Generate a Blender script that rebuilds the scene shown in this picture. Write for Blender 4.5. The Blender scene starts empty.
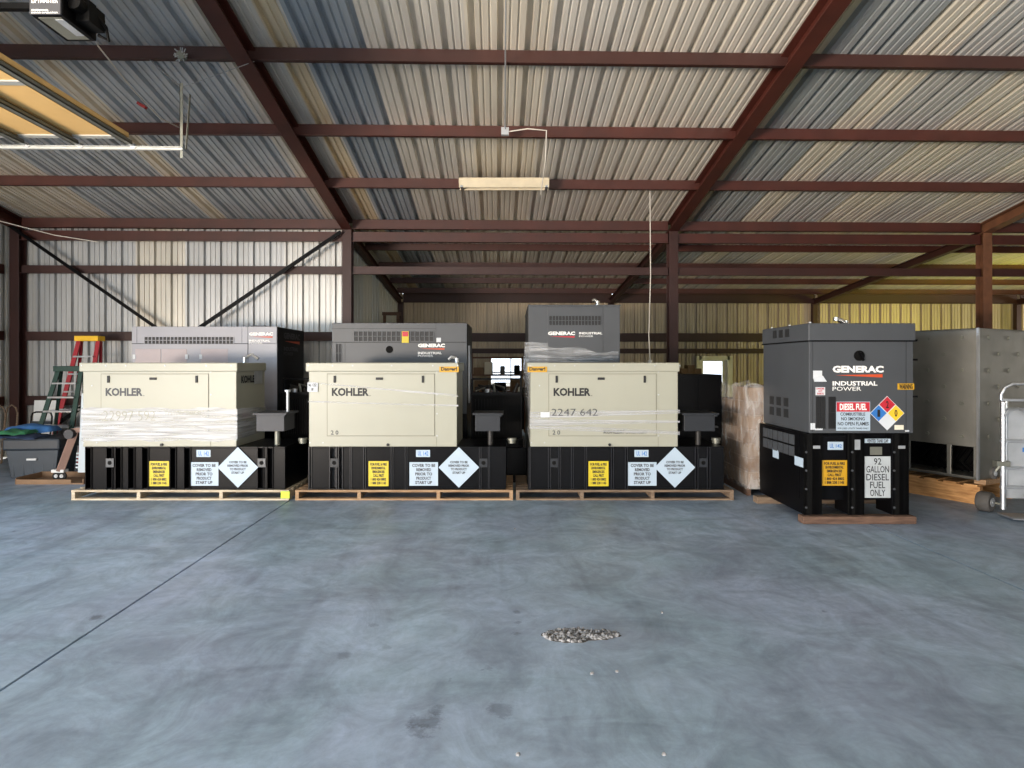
import bpy, bmesh, math, random
from mathutils import Vector, Matrix
random.seed(7)
R = math.radians
SC = bpy.context.scene
COL = SC.collection
TH = -0.0242; H = 1.72; F = 620.0; CX = 512.0; HY = 364.0
ct, st = math.cos(TH), math.sin(TH)

def P(px, py, D):
    """the place in the hall that the photo shows at px,py when it lies D metres ahead"""
    cx = (px - CX) / F * D
    return Vector((cx*ct - D*st, cx*st + D*ct, H + (HY - py) / F * D))

# ------------------------------------------------------------------ materials
def lin(h):
    h = h.lstrip('#'); c = [int(h[i:i+2], 16)/255 for i in (0, 2, 4)]
    return tuple(((x/12.92) if x <= .04045 else ((x+.055)/1.055)**2.4) for x in c) + (1,)

def nodes(name):
    m = bpy.data.materials.new(name); m.use_nodes = True
    nt = m.node_tree; b = nt.nodes['Principled BSDF']
    return m, nt, b

def mat(name, col, rough=.5, metal=0.0, var=.08, scale=6.0, bump=0.0, bscale=40.0, spec=.5, stretch=(1, 1, 1), alpha=None):
    m, nt, b = nodes(name); N = nt.nodes; L = nt.links
    c = lin(col) if isinstance(col, str) else col
    tc = N.new('ShaderNodeTexCoord'); mp = N.new('ShaderNodeMapping'); mp.inputs['Scale'].default_value = stretch
    L.new(tc.outputs['Object'], mp.inputs['Vector'])
    n = N.new('ShaderNodeTexNoise'); n.inputs['Scale'].default_value = scale; n.inputs['Detail'].default_value = 5
    L.new(mp.outputs['Vector'], n.inputs['Vector'])
    r = N.new('ShaderNodeValToRGB')
    r.color_ramp.elements[0].position = .3; r.color_ramp.elements[1].position = .7
    r.color_ramp.elements[0].color = tuple(max(0, x*(1-var)) for x in c[:3]) + (1,)
    r.color_ramp.elements[1].color = tuple(min(1, x*(1+var)) for x in c[:3]) + (1,)
    L.new(n.outputs['Fac'], r.inputs['Fac']); L.new(r.outputs['Color'], b.inputs['Base Color'])
    b.inputs['Roughness'].default_value = rough; b.inputs['Metallic'].default_value = metal
    b.inputs['Specular IOR Level'].default_value = spec
    if bump:
        n2 = N.new('ShaderNodeTexNoise'); n2.inputs['Scale'].default_value = bscale; n2.inputs['Detail'].default_value = 3
        L.new(mp.outputs['Vector'], n2.inputs['Vector'])
        bp = N.new('ShaderNodeBump'); bp.inputs['Strength'].default_value = bump; bp.inputs['Distance'].default_value = .01
        L.new(n2.outputs['Fac'], bp.inputs['Height']); L.new(bp.outputs['Normal'], b.inputs['Normal'])
    return m

def sheet_mat(name, cols, rough, metal, axis, width=.9144):
    """ribbed sheet metal: every 3 ft sheet a little different, faint streaks along it"""
    m, nt, b = nodes(name); N = nt.nodes; L = nt.links
    g = N.new('ShaderNodeNewGeometry'); sp = N.new('ShaderNodeSeparateXYZ'); L.new(g.outputs['Position'], sp.inputs[0])
    d = N.new('ShaderNodeMath'); d.operation = 'DIVIDE'; L.new(sp.outputs[axis], d.inputs[0]); d.inputs[1].default_value = width
    a = N.new('ShaderNodeMath'); a.operation = 'ADD'; L.new(d.outputs[0], a.inputs[0]); a.inputs[1].default_value = .37
    f = N.new('ShaderNodeMath'); f.operation = 'FLOOR'; L.new(a.outputs[0], f.inputs[0])
    w = N.new('ShaderNodeTexWhiteNoise'); w.noise_dimensions = '1D'; L.new(f.outputs[0], w.inputs['W'])
    r = N.new('ShaderNodeValToRGB'); r.color_ramp.interpolation = 'CONSTANT'
    els = r.color_ramp.elements
    for i, (pos, c) in enumerate(cols):
        e = els[i] if i < 2 else els.new(pos)
        e.position = pos; e.color = lin(c)
    L.new(w.outputs['Value'], r.inputs['Fac'])
    tc = N.new('ShaderNodeTexCoord'); mp = N.new('ShaderNodeMapping')
    mp.inputs['Scale'].default_value = (3, 3, .35) if name != 'roof_sheet' else (3, .35, 1)
    L.new(tc.outputs['Object'], mp.inputs[0])
    n = N.new('ShaderNodeTexNoise'); n.inputs['Scale'].default_value = 3; n.inputs['Detail'].default_value = 6; L.new(mp.outputs[0], n.inputs['Vector'])
    mr = N.new('ShaderNodeMapRange'); mr.inputs[1].default_value = .3; mr.inputs[2].default_value = .7; mr.inputs[3].default_value = .86; mr.inputs[4].default_value = 1.06
    L.new(n.outputs['Fac'], mr.inputs[0])
    csrc = r.outputs['Color']
    if name == 'roof_sheet':      # bands set by position: bluish ones and tan ones beside them
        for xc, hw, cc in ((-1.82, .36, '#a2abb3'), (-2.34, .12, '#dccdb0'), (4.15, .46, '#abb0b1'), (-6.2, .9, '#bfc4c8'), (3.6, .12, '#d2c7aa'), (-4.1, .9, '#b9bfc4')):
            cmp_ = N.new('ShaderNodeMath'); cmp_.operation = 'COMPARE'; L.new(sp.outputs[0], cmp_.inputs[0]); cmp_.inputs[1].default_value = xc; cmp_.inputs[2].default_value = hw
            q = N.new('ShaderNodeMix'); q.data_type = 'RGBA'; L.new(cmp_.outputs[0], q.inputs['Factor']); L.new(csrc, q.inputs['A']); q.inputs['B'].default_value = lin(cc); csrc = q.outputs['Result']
    mx = N.new('ShaderNodeVectorMath'); mx.operation = 'SCALE'; L.new(csrc, mx.inputs[0]); L.new(mr.outputs[0], mx.inputs['Scale'])
    L.new(mx.outputs[0], b.inputs['Base Color'])
    b.inputs['Roughness'].default_value = rough; b.inputs['Metallic'].default_value = metal
    return m

def floor_mat():
    m, nt, b = nodes('concrete'); N = nt.nodes; L = nt.links
    g = N.new('ShaderNodeNewGeometry')
    def noise(scale, det, sc=(1, 1, 1), dist=0.0, rough=.55):
        mp = N.new('ShaderNodeMapping'); mp.inputs['Scale'].default_value = sc; L.new(g.outputs['Position'], mp.inputs[0])
        n = N.new('ShaderNodeTexNoise'); n.inputs['Scale'].default_value = scale; n.inputs['Detail'].default_value = det
        n.inputs['Distortion'].default_value = dist; n.inputs['Roughness'].default_value = rough
        L.new(mp.outputs[0], n.inputs['Vector']); return n.outputs['Fac']
    def rng(x, a, b_, c, d):
        mr = N.new('ShaderNodeMapRange'); mr.inputs[1].default_value = a; mr.inputs[2].default_value = b_
        mr.inputs[3].default_value = c; mr.inputs[4].default_value = d; L.new(x, mr.inputs[0]); return mr.outputs[0]
    def mul(a, b_):
        q = N.new('ShaderNodeMath'); q.operation = 'MULTIPLY'; L.new(a, q.inputs[0])
        if isinstance(b_, float): q.inputs[1].default_value = b_
        else: L.new(b_, q.inputs[1])
        return q.outputs[0]
    big = rng(noise(.5, 4, dist=.6), .35, .65, .80, 1.12)
    mid = rng(noise(1.9, 10, (1, .8, 1), 1.6, .7), .36, .64, .76, 1.16)
    fine = rng(noise(11, 8, dist=.6, rough=.7), .32, .68, .88, 1.10)
    smear = rng(noise(1.1, 6, (.8, 2.6, 1), .7, .6), .52, .72, 1.0, .74)
    tyre = rng(noise(2.2, 3, (1.6, .12, 1), .15), .54, .66, 1.0, .84)
    speck = rng(noise(9, 2), .74, .79, 1.0, .62)
    v = mul(mul(mul(mul(mul(big, mid), fine), smear), tyre), speck)
    # oil stains with their own outlines
    sep = N.new('ShaderNodeSeparateXYZ'); 
    nz = noise(9, 8, rough=.75)
    for (px, py, rad, dark) in ((428, 722, .085, .62), (418, 731, .06, .66), (434, 712, .05, .66), (500, 709, .075, .68), (488, 668, .05, .74), (372, 625, .05, .72), (98, 617, .05, .5),
                                (517, 612, .03, .66), (517, 622, .03, .66), (517, 633, .03, .66), (385, 648, .05, .75), (820, 535, .1, .78), (345, 655, .05, .7)):
        D = H*F/(py-HY); p = P(px, py, D)
        vm = N.new('ShaderNodeVectorMath'); vm.operation = 'DISTANCE'; vm.inputs[1].default_value = (p.x, p.y, 0)
        L.new(g.outputs['Position'], vm.inputs[0])
        ad = N.new('ShaderNodeMath'); ad.operation = 'MULTIPLY_ADD'; L.new(nz, ad.inputs[0]); ad.inputs[1].default_value = rad*4.4; L.new(vm.outputs['Value'], ad.inputs[2])
        v = mul(v, rng(ad.outputs[0], rad*2.7, rad*3.2, dark, 1.0))
    cr = N.new('ShaderNodeMix'); cr.data_type = 'RGBA'
    L.new(rng(noise(.7, 5, dist=.5), .35, .65, 0, 1), cr.inputs['Factor'])
    cr.inputs['A'].default_value = lin('#8fa5b6'); cr.inputs['B'].default_value = lin('#96a5bc')
    sc = N.new('ShaderNodeVectorMath'); sc.operation = 'SCALE'; L.new(cr.outputs['Result'], sc.inputs[0]); L.new(v, sc.inputs['Scale'])
    L.new(sc.outputs[0], b.inputs['Base Color'])
    L.new(rng(noise(2.0, 5, dist=.8), .3, .7, .38, .62), b.inputs['Roughness'])
    bp = N.new('ShaderNodeBump'); bp.inputs['Strength'].default_value = .12; bp.inputs['Distance'].default_value = .01
    L.new(noise(18, 6), bp.inputs['Height']); L.new(bp.outputs[0], b.inputs['Normal'])
    return m

def film_mat(name='stretch_film', dens=.35, stretch=(1.2, 1, 26), col=(.88, .9, .92, 1), rough=.14):
    m = bpy.data.materials.new(name); m.use_nodes = True; nt = m.node_tree; N = nt.nodes; L = nt.links
    N.clear(); out = N.new('ShaderNodeOutputMaterial')
    tr = N.new('ShaderNodeBsdfTransparent'); pb = N.new('ShaderNodeBsdfPrincipled'); pb.inputs['Base Color'].default_value = col
    pb.inputs['Roughness'].default_value = rough
    tc = N.new('ShaderNodeTexCoord'); mp = N.new('ShaderNodeMapping'); mp.inputs['Scale'].default_value = stretch; L.new(tc.outputs['Object'], mp.inputs[0])
    n = N.new('ShaderNodeTexNoise'); n.inputs['Scale'].default_value = 1.6; n.inputs['Detail'].default_value = 7; n.inputs['Distortion'].default_value = .5
    L.new(mp.outputs[0], n.inputs['Vector'])
    mr = N.new('ShaderNodeMapRange'); mr.inputs[1].default_value = .38; mr.inputs[2].default_value = .68; mr.inputs[3].default_value = dens*.35; mr.inputs[4].default_value = min(1, dens*1.9)
    L.new(n.outputs['Fac'], mr.inputs[0])
    bp = N.new('ShaderNodeBump'); bp.inputs['Strength'].default_value = .6; bp.inputs['Distance'].default_value = .02
    L.new(n.outputs['Fac'], bp.inputs['Height']); L.new(bp.outputs[0], pb.inputs['Normal'])
    mx = N.new('ShaderNodeMixShader'); L.new(mr.outputs[0], mx.inputs[0]); L.new(tr.outputs[0], mx.inputs[1]); L.new(pb.outputs[0], mx.inputs[2])
    L.new(mx.outputs[0], out.inputs[0])
    return m

def glass_mat():
    m = bpy.data.materials.new('window_glass'); m.use_nodes = True; nt = m.node_tree; N = nt.nodes; L = nt.links
    N.clear(); out = N.new('ShaderNodeOutputMaterial'); tr = N.new('ShaderNodeBsdfTransparent'); gl = N.new('ShaderNodeBsdfGlossy'); gl.inputs['Roughness'].default_value = .05
    mx = N.new('ShaderNodeMixShader'); mx.inputs[0].default_value = .08; L.new(tr.outputs[0], mx.inputs[1]); L.new(gl.outputs[0], mx.inputs[2]); L.new(mx.outputs[0], out.inputs[0])
    return m

def wood_mat(name, a, b_, stretch):
    m, nt, b = nodes(name); N = nt.nodes; L = nt.links
    tc = N.new('ShaderNodeTexCoord'); mp = N.new('ShaderNodeMapping'); mp.inputs['Scale'].default_value = stretch; L.new(tc.outputs['Object'], mp.inputs[0])
    n = N.new('ShaderNodeTexNoise'); n.inputs['Scale'].default_value = 5; n.inputs['Detail'].default_value = 8; n.inputs['Distortion'].default_value = .4; L.new(mp.outputs[0], n.inputs['Vector'])
    r = N.new('ShaderNodeValToRGB'); r.color_ramp.elements[0].position = .32; r.color_ramp.elements[1].position = .68
    r.color_ramp.elements[0].color = lin(a); r.color_ramp.elements[1].color = lin(b_)
    L.new(n.outputs['Fac'], r.inputs[0]); L.new(r.outputs[0], b.inputs['Base Color']); b.inputs['Roughness'].default_value = .8
    return m

M = dict(
    floor=floor_mat(),
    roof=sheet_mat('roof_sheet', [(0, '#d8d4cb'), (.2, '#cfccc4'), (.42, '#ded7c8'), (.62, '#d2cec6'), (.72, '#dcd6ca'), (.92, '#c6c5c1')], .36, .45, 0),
    wall=sheet_mat('wall_sheet', [(0, '#bdbcb8'), (.3, '#b3b4b4'), (.6, '#c2beb4'), (.85, '#b0b2b3')], .42, .35, 0),
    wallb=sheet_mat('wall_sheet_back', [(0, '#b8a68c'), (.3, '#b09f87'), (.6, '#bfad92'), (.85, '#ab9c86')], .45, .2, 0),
    wally=sheet_mat('wall_sheet_side', [(0, '#b9bab6'), (.4, '#b2b4b4'), (.7, '#bdbbb4')], .45, .3, 1),
    red=mat('red_oxide_steel', '#3f1a12', .5, 0, .22, 2.5, .05),
    redd=mat('old_red_oxide_steel', '#32150f', .55, 0, .2, 2.0, .05),
    rust=mat('rusty_brown_steel', '#64402a', .6, 0, .3, 5),
    cream=mat('cream_paint', '#969688', .42, 0, .03, 2),
    creamd=mat('cream_groove', '#6f6b5c', .6),
    black=mat('satin_black_paint', '#060608', .42, 0, .25, 3, spec=.1),
    boxg=mat('dark_slate_paint', '#1f2227', .4, 0, .1, 3, spec=.3),
    rib=mat('rib_lit_edge_black', '#1b1c21', .35, 0, .15, 3, spec=.3),  # lit rib edges put into the colour: lighter than the tank black
    blackm=mat('matt_black', '#050505', .7, 0, .3, 6, spec=.15),
    tank=mat('tank_black_paint', '#0a0b0e', .32, 0, .15, 3, spec=.1),
    dgrey=mat('charcoal_paint', '#3f4246', .45, 0, .06, 3),
    lgrey=mat('daylight_washed_grey', '#96979f', .45, 0, .04, 2),  # pale grey carries the daylight wash on rear row A
    louvre=mat('louver_dark', '#1d1e20', .6),
    white=mat('white_label', '#c4c9ce', .5, 0, .03),
    lblue=mat('pale_blue_white_label', '#a6b7c6', .5, 0, .02),
    yellow=mat('yellow_label', '#c2ae14', .5, 0, .03),
    amber=mat('amber_label', '#b98d14', .5, 0, .05),
    ink=mat('black_ink', '#101014', .6), inkg=mat('grey_ink', '#3b3c40', .6), redink=mat('red_ink', '#b3202f', .5),
    whiteink=mat('white_ink', '#e9e9e6', .5), orange=mat('orange_ink', '#c2481d', .5), blueink=mat('blue_ink', '#2b6cb4', .5), yelink=mat('diamond_yellow', '#e2b92a', .5),
    wood=wood_mat('pale_pine', '#a3927a', '#cbbfa8', (1, 8, 8)), woodm=wood_mat('tan_pine', '#86694e', '#ad8f6e', (1, 8, 8)),
    woodd=wood_mat('weathered_pine', '#5d4c3e', '#83705c', (1, 8, 8)), woodr=wood_mat('dark_red_timber', '#463329', '#6e5546', (1, 8, 8)),
    woodo=wood_mat('orange_pine', '#94683c', '#c69762', (1, 8, 8)),
    card=mat('cardboard', '#785e48', .8, 0, .12, 4), card2=mat('pinkish_cardboard', '#826850', .8, 0, .12, 4),
    steel=mat('brushed_steel', '#7d7c76', .42, .6, .18, 2.5, .12, 3.0), alu=mat('aluminium', '#c9ccd0', .3, .9, .08, 6),
    alum=mat('dull_aluminium', '#aeb2b6', .5, .6, .12, 6),
    tyre=mat('rubber', '#1b1b1c', .75, 0, .2), tyreg=mat('grey_dusty_rubber', '#4a4846', .8, 0, .2),
    foam=mat('door_insulation', '#d0aa6c', .75, 0, .05, 3), strut=mat('galvanised_channel', '#77786f', .45, .5, .15, 5), track=mat('pale_track', '#b4b5b0', .5, .4, .08),
    film=film_mat(dens=.2), filmw=film_mat('white_stretch_film', .9, (1, 1, 20), (.50, .51, .53, 1), .3), filmb=film_mat('brown_wrap_film', .2, (7, 7, 2.2), (.9, .89, .87, 1), .12),
    filmt=film_mat('thin_grey_film', .42, (.7, 1, 40), (.55, .56, .58, 1), .2),
    glass=glass_mat(),
    lred=mat('red_fibreglass', '#9e1f2c', .45), lgreen=mat('green_fibreglass', '#163b33', .5), lyel=mat('yellow_plastic', '#e8b91f', .5),
    tote=mat('charcoal_plastic', '#2f3a45', .5), totel=mat('dark_lid_plastic', '#232c36', .5), blue=mat('blue_cloth', '#2f5f95', .85, 0, .2, 5, .4, 12), green=mat('green_cloth', '#2c6e4c', .85, 0, .3, 9, .4, 12), navy=mat('navy_cloth', '#233350', .85, 0, .2, 5, .4, 12),
    tan=mat('pinkish_tan_paint', '#8d7064', .6, 0, .15, 4), board=mat('white_board', '#d6d8d8', .6), styro=mat('white_foam', '#bcc6cc', .8, 0, .03),
    stone=mat('broken_aggregate', '#77787a', .7, 0, .85, 30), chip=mat('chipped_concrete', '#4c4a48', .9, 0, .4, 20),
    lime=mat('lime_sticker', '#bfe02a', .5), pinkp=mat('pinkish_panel', '#a59b9e', .5, 0, .03), doorp=mat('door_paint', '#d9d2bf', .6, 0, .04), ground=mat('sunlit_gravel', '#a89d8c', .9, 0, .2, 2),
    fix=mat('fixture_tan', '#c9bda3', .45, .2), cable=mat('white_cable', '#cfcac0', .6), brass=mat('dull_chrome', '#bdbab3', .25, .9),
    pipe=mat('dark_hose', '#1f1e1d', .55), dred=mat('red_plastic', '#8c2020', .6),
)

# ------------------------------------------------------------------ mesh builder
class MB:
    def __init__(s): s.v = []; s.f = []; s.mi = []; s.mats = []
    def add(s, vs, fs, m=0):
        o = len(s.v); s.v += [tuple(v) for v in vs]; s.f += [tuple(i+o for i in f) for f in fs]; s.mi += [m]*len(fs); return s
    def box(s, x0, y0, z0, x1, y1, z1, m=0, T=None):
        vs = [Vector(v) for v in ((x0, y0, z0), (x1, y0, z0), (x1, y1, z0), (x0, y1, z0), (x0, y0, z1), (x1, y0, z1), (x1, y1, z1), (x0, y1, z1))]
        if T: vs = [T @ v for v in vs]
        return s.add(vs, [(3, 2, 1, 0), (4, 5, 6, 7), (0, 1, 5, 4), (1, 2, 6, 5), (2, 3, 7, 6), (3, 0, 4, 7)], m)
    def prism(s, pts, a, b, m=0):
        """pts: list of 2D (p,q) outline; a(p,q)->3D and b(p,q)->3D ends"""
        n = len(pts); A = [a(*p) for p in pts]; B = [b(*p) for p in pts]
        return s.add(A + B, [tuple(range(n-1, -1, -1)), tuple(range(n, 2*n))] + [(i, (i+1) % n, n+(i+1) % n, n+i) for i in range(n)], m)
    def bar(s, p, q, w, h, m=0, up=Vector((0, 0, 1))):
        p, q = Vector(p), Vector(q); d = (q-p).normalized()
        r = d.cross(up)
        if r.length < 1e-4: r = d.cross(Vector((0, 1, 0)))
        r.normalize(); u = r.cross(d).normalized()
        vs = [c + r*sx*w/2 + u*sz*h/2 for c in (p, q) for sx, sz in ((-1, -1), (1, -1), (1, 1), (-1, 1))]
        return s.add(vs, [(0, 1, 2, 3), (7, 6, 5, 4), (0, 4, 5, 1), (1, 5, 6, 2), (2, 6, 7, 3), (3, 7, 4, 0)], m)
    def ibeam(s, p, q, w, h, t=.014, m=0):
        """I section; w flange width, h depth (down from line p-q = top)"""
        p, q = Vector(p), Vector(q); d = (q-p).normalized(); r = d.cross(Vector((0, 0, 1))).normalized(); u = r.cross(d).normalized()
        s.bar(p-u*t/2, q-u*t/2, w, t, m); s.bar(p-u*(h-t/2), q-u*(h-t/2), w, t, m); s.bar(p-u*h/2, q-u*h/2, t, h-2*t, m); return s
    def tube(s, pts, r, n=10, m=0, closed=False):
        pts = [Vector(p) for p in pts]; rings = []; k = len(pts)
        up = None
        for i, p in enumerate(pts):
            a = pts[i-1] if (i or closed) else p; b = pts[(i+1) % k] if (i < k-1 or closed) else p
            d = (b-a).normalized()
            if up is None: up = d.cross(Vector((0, 0, 1))) if abs(d.z) < .9 else d.cross(Vector((0, 1, 0)))
            up = (up - d*up.dot(d)).normalized(); w = d.cross(up)
            rr = r[i] if isinstance(r, (list, tuple)) else r
            rings.append([p + (up*math.cos(2*math.pi*j/n) + w*math.sin(2*math.pi*j/n))*rr for j in range(n)])
        vs = [v for g in rings for v in g]; fs = []
        for i in range(k if closed else k-1):
            i2 = (i+1) % k
            for j in range(n): fs.append((i*n+j, i*n+(j+1) % n, i2*n+(j+1) % n, i2*n+j))
        if not closed: fs += [tuple(range(n-1, -1, -1)), tuple((k-1)*n+j for j in range(n))]
        return s.add(vs, fs, m)
    def cyl(s, p, q, r, n=16, m=0): return s.tube([p, q], r, n, m)
    def build(s, name, m, parent=None, bevel=0, smooth=False):
        if getattr(s, 'extra', None): s.extra.build(name, m, parent)
        me = bpy.data.meshes.new(name); me.from_pydata([tuple(v) for v in s.v], [], s.f)
        ms = m if isinstance(m, (list, tuple)) else [m]
        for x in ms: me.materials.append(x)
        me.polygons.foreach_set('material_index', s.mi)
        bm = bmesh.new(); bm.from_mesh(me); bmesh.ops.recalc_face_normals(bm, faces=bm.faces); bm.to_mesh(me); bm.free()
        if smooth:
            me.polygons.foreach_set('use_smooth', [True]*len(me.polygons)); me.set_sharp_from_angle(angle=R(40))
        me.update()
        o = bpy.data.objects.new(name, me); COL.objects.link(o)
        if parent: o.parent = parent
        if bevel:
            b = o.modifiers.new('bevel', 'BEVEL'); b.width = bevel; b.segments = 2; b.limit_method = 'ANGLE'; b.harden_normals = False
        return o

def tag(o, label, cat, group=None, kind=None):
    o['label'] = label; o['category'] = cat
    if group: o['group'] = group
    if kind: o['kind'] = kind
    return o
def thing(name, label, cat, loc, rz=0, group=None):
    o = bpy.data.objects.new(name, None); COL.objects.link(o); o.location = loc; o.rotation_euler = (0, 0, rz); o.empty_display_size = .2
    return tag(o, label, cat, group)
def struct(o, label, cat='wall', group=None):
    return tag(o, label, cat, group, 'structure')

# ------------------------------------------------------------------ lettering
_tc = {}
def glyphs(s, bold):
    k = (s, bold)
    if k in _tc: return _tc[k]
    c = bpy.data.curves.new('t', 'FONT'); c.body = s; c.size = 1; c.offset = bold; c.resolution_u = 2; c.fill_mode = 'FRONT'
    o = bpy.data.objects.new('t', c); COL.objects.link(o)
    bpy.context.view_layer.update()
    me = bpy.data.meshes.new_from_object(o.evaluated_get(bpy.context.evaluated_depsgraph_get()))
    vs = [(v.co.x, v.co.y) for v in me.vertices]; fs = [tuple(p.vertices) for p in me.polygons]
    bpy.data.objects.remove(o); bpy.data.curves.remove(c); bpy.data.meshes.remove(me)
    _tc[k] = (vs, fs); return vs, fs
FRONT = (Vector((1, 0, 0)), Vector((0, 0, 1)), Vector((0, -1, 0)))
RIGHT = (Vector((0, 1, 0)), Vector((0, 0, 1)), Vector((1, 0, 0)))
LEFT = (Vector((0, -1, 0)), Vector((0, 0, 1)), Vector((-1, 0, 0)))
def text(mb, s, o, w, h, fr=FRONT, bold=.02, m=0, lift=.0015, shear=0.0):
    """fit s into the box of width w, height h whose lower left corner is o"""
    vs, fs = glyphs(s, bold)
    if not vs: return
    x0 = min(v[0] for v in vs); x1 = max(v[0] for v in vs); y0 = min(v[1] for v in vs); y1 = max(v[1] for v in vs)
    r, u, n = fr; o = Vector(o)
    mb.add([o + r*((x-x0)/(x1-x0)*w + shear*(y-y0)/(y1-y0)*h) + u*((y-y0)/(y1-y0)*h) + n*lift for x, y in vs], fs, m)
def lines(mb, ls, o, w, h, fr=FRONT, bold=.02, gap=.35, m=0, lift=.0015, fill=.9, same=True):
    """several centred lines in the box"""
    n = len(ls); lh = h/(n + gap*(n-1)); r, u, _ = fr; o = Vector(o)
    mx = max(len(l) for l in ls)
    for i, l in enumerate(ls):
        ww = w*fill*(len(l)/mx if same else 1)
        text(mb, l, o + u*(h-lh-i*lh*(1+gap)) + r*((w-ww)/2), ww, lh, fr, bold, m, lift)
def slab(o, w, h, fr, t=.003, mb=None, m=0):
    """thin plate lying on a face: lower left corner o"""
    mb = mb or MB(); r, u, n = fr; o = Vector(o)
    a = [o, o+r*w, o+r*w+u*h, o+u*h]
    mb.add(a + [p+n*t for p in a], [(0, 1, 2, 3), (4, 5, 6, 7), (0, 1, 5, 4), (1, 2, 6, 5), (2, 3, 7, 6), (3, 0, 4, 7)], m)
    return mb
def label_plate(name, o, w, h, fr, m, parent, txt=None, ink=None, margin=.07, bold=.04, lab=None, gap=.35, same=True, fill=.95):
    p = slab(o, w, h, fr).build(name, m, parent)
    if lab: p['label'] = lab
    if txt:
        t = MB(); r, u, n = fr
        lines(t, txt, Vector(o)+r*w*margin+u*h*margin, w*(1-2*margin), h*(1-2*margin), fr, bold, gap, 0, .0045, fill, same)
        t.build('lettering', ink or M['ink'], p)
    return p
def diamond(o, rad, fr, m, parent, name='diamond_label', t=.003):
    r, u, n = fr; o = Vector(o)
    a = [o-u*rad, o+r*rad, o+u*rad, o-r*rad]
    return MB().add(a+[p+n*t for p in a], [(0, 1, 2, 3), (4, 5, 6, 7), (0, 1, 5, 4), (1, 2, 6, 5), (2, 3, 7, 6), (3, 0, 4, 7)]).build(name, m, parent)

# ------------------------------------------------------------------ building shell
PITCH = .3048
def profile(s0, s1, phase=0.0, big=.066):
    rel = [(0, 0), (.009, big), (.066, big), (.078, 0), (.124, 0), (.130, .016), (.146, .016), (.156, 0), (.212, 0), (.218, .016), (.234, .016), (.244, 0)]
    pts = []; k = math.floor((s0-phase)/PITCH) - 1
    while phase + k*PITCH < s1 + PITCH:
        for a, h in rel: pts.append((phase + k*PITCH + a, h))
        k += 1
    out = []
    for (a, ha), (b, hb) in zip(pts, pts[1:]):
        if b <= s0 or a >= s1: continue
        def at(s): return ha + (hb-ha)*(s-a)/(b-a) if b > a else ha
        if not out: out.append((max(a, s0), at(max(a, s0))))
        out.append((min(b, s1), at(min(b, s1))))
    return out
def corr(mb, s0, s1, v0, v1, f):
    """f(s, v, h) -> point; v1 may be a function of s"""
    pr = profile(s0, s1); g = v1 if callable(v1) else (lambda s: v1)
    vs = []
    for s, h in pr: vs += [f(s, v0, h), f(s, g(s), h)]
    mb.add(vs, [(2*i, 2*i+2, 2*i+3, 2*i+1) for i in range(len(pr)-1)])

YC = 11.60; YB = 18.05; XL = -8.93; XR = 21.4; YF = -12.4; YRID = -.4
COLS = [-8.79, -2.77, 3.30, 9.28, 15.34, 21.3]
def zr(y):
    if y > YC: return 4.41 - .1*(y-YC)
    if y >= YRID: return 6.445 - .1745*y
    return 6.445 - .1745*(2*YRID - y)

# floor with saw-cut joints
fl = MB(); xs = [XL, -2.625, -2.605, 3.995, 4.015, 10.0, 10.02, XR]
for i in range(len(xs)-1):
    z = 0 if i % 2 == 0 else -.02
    fl.add([(xs[i], YF, z), (xs[i+1], YF, z), (xs[i+1], YB, z), (xs[i], YB, z)], [(0, 1, 2, 3)])
    if i < len(xs)-2: fl.add([(xs[i+1], YF, 0), (xs[i+1], YB, 0), (xs[i+1], YB, -.02), (xs[i+1], YF, -.02)], [(0, 1, 2, 3)])
struct(fl.build('floor', M['floor']), 'mottled blue-grey concrete floor with saw-cut joints', 'floor')
g = MB(); g.add([(-60, -60, -.05), (80, -60, -.05), (80, 60, -.05), (-60, 60, -.05)], [(0, 1, 2, 3)])
struct(g.build('ground', M['ground']), 'gravel ground outside the building', 'ground')

# roofs
rf = MB()
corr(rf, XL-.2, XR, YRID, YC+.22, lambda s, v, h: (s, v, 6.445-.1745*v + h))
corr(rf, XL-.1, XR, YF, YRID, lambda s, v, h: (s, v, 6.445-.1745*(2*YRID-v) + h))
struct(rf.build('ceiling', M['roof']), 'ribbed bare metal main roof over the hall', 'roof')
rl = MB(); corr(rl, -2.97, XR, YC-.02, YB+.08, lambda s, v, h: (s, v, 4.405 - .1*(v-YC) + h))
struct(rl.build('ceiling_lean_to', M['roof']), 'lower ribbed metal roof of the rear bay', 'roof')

# walls
w = MB(); corr(w, XL-.2, -2.77, 0, zr(YC)+.06, lambda s, v, h: (s, YC+.13+h, v))
struct(w.build('wall_rear_left', M['wall']), 'ribbed pale metal wall behind the left bay')
w = MB(); corr(w, YC+.1, YB, 0, lambda s: zr(s)+.03, lambda s, v, h: (-2.77-.1-h, s, v))
struct(w.build('wall_rear_bay_side', M['wally']), 'dim ribbed metal side wall of the rear bay')
DY0, DY1, DZ = 1.15, 6.15, 3.75
w = MB(); fw = lambda s, v, h: (XL-.12-h, s, v)
corr(w, YF, -8.0, 0, lambda s: zr(s)-.01, fw); corr(w, -8.0, -2.0, DZ, lambda s: zr(s)-.01, fw); corr(w, -2.0, DY0, 0, lambda s: zr(s)-.01, fw); corr(w, DY1, YC+.13, 0, lambda s: zr(s)-.01, fw); corr(w, DY0, DY1, DZ, lambda s: zr(s)-.01, fw)
struct(w.build('wall_left', M['wally']), 'ribbed metal end wall with the big open door at left')
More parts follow.
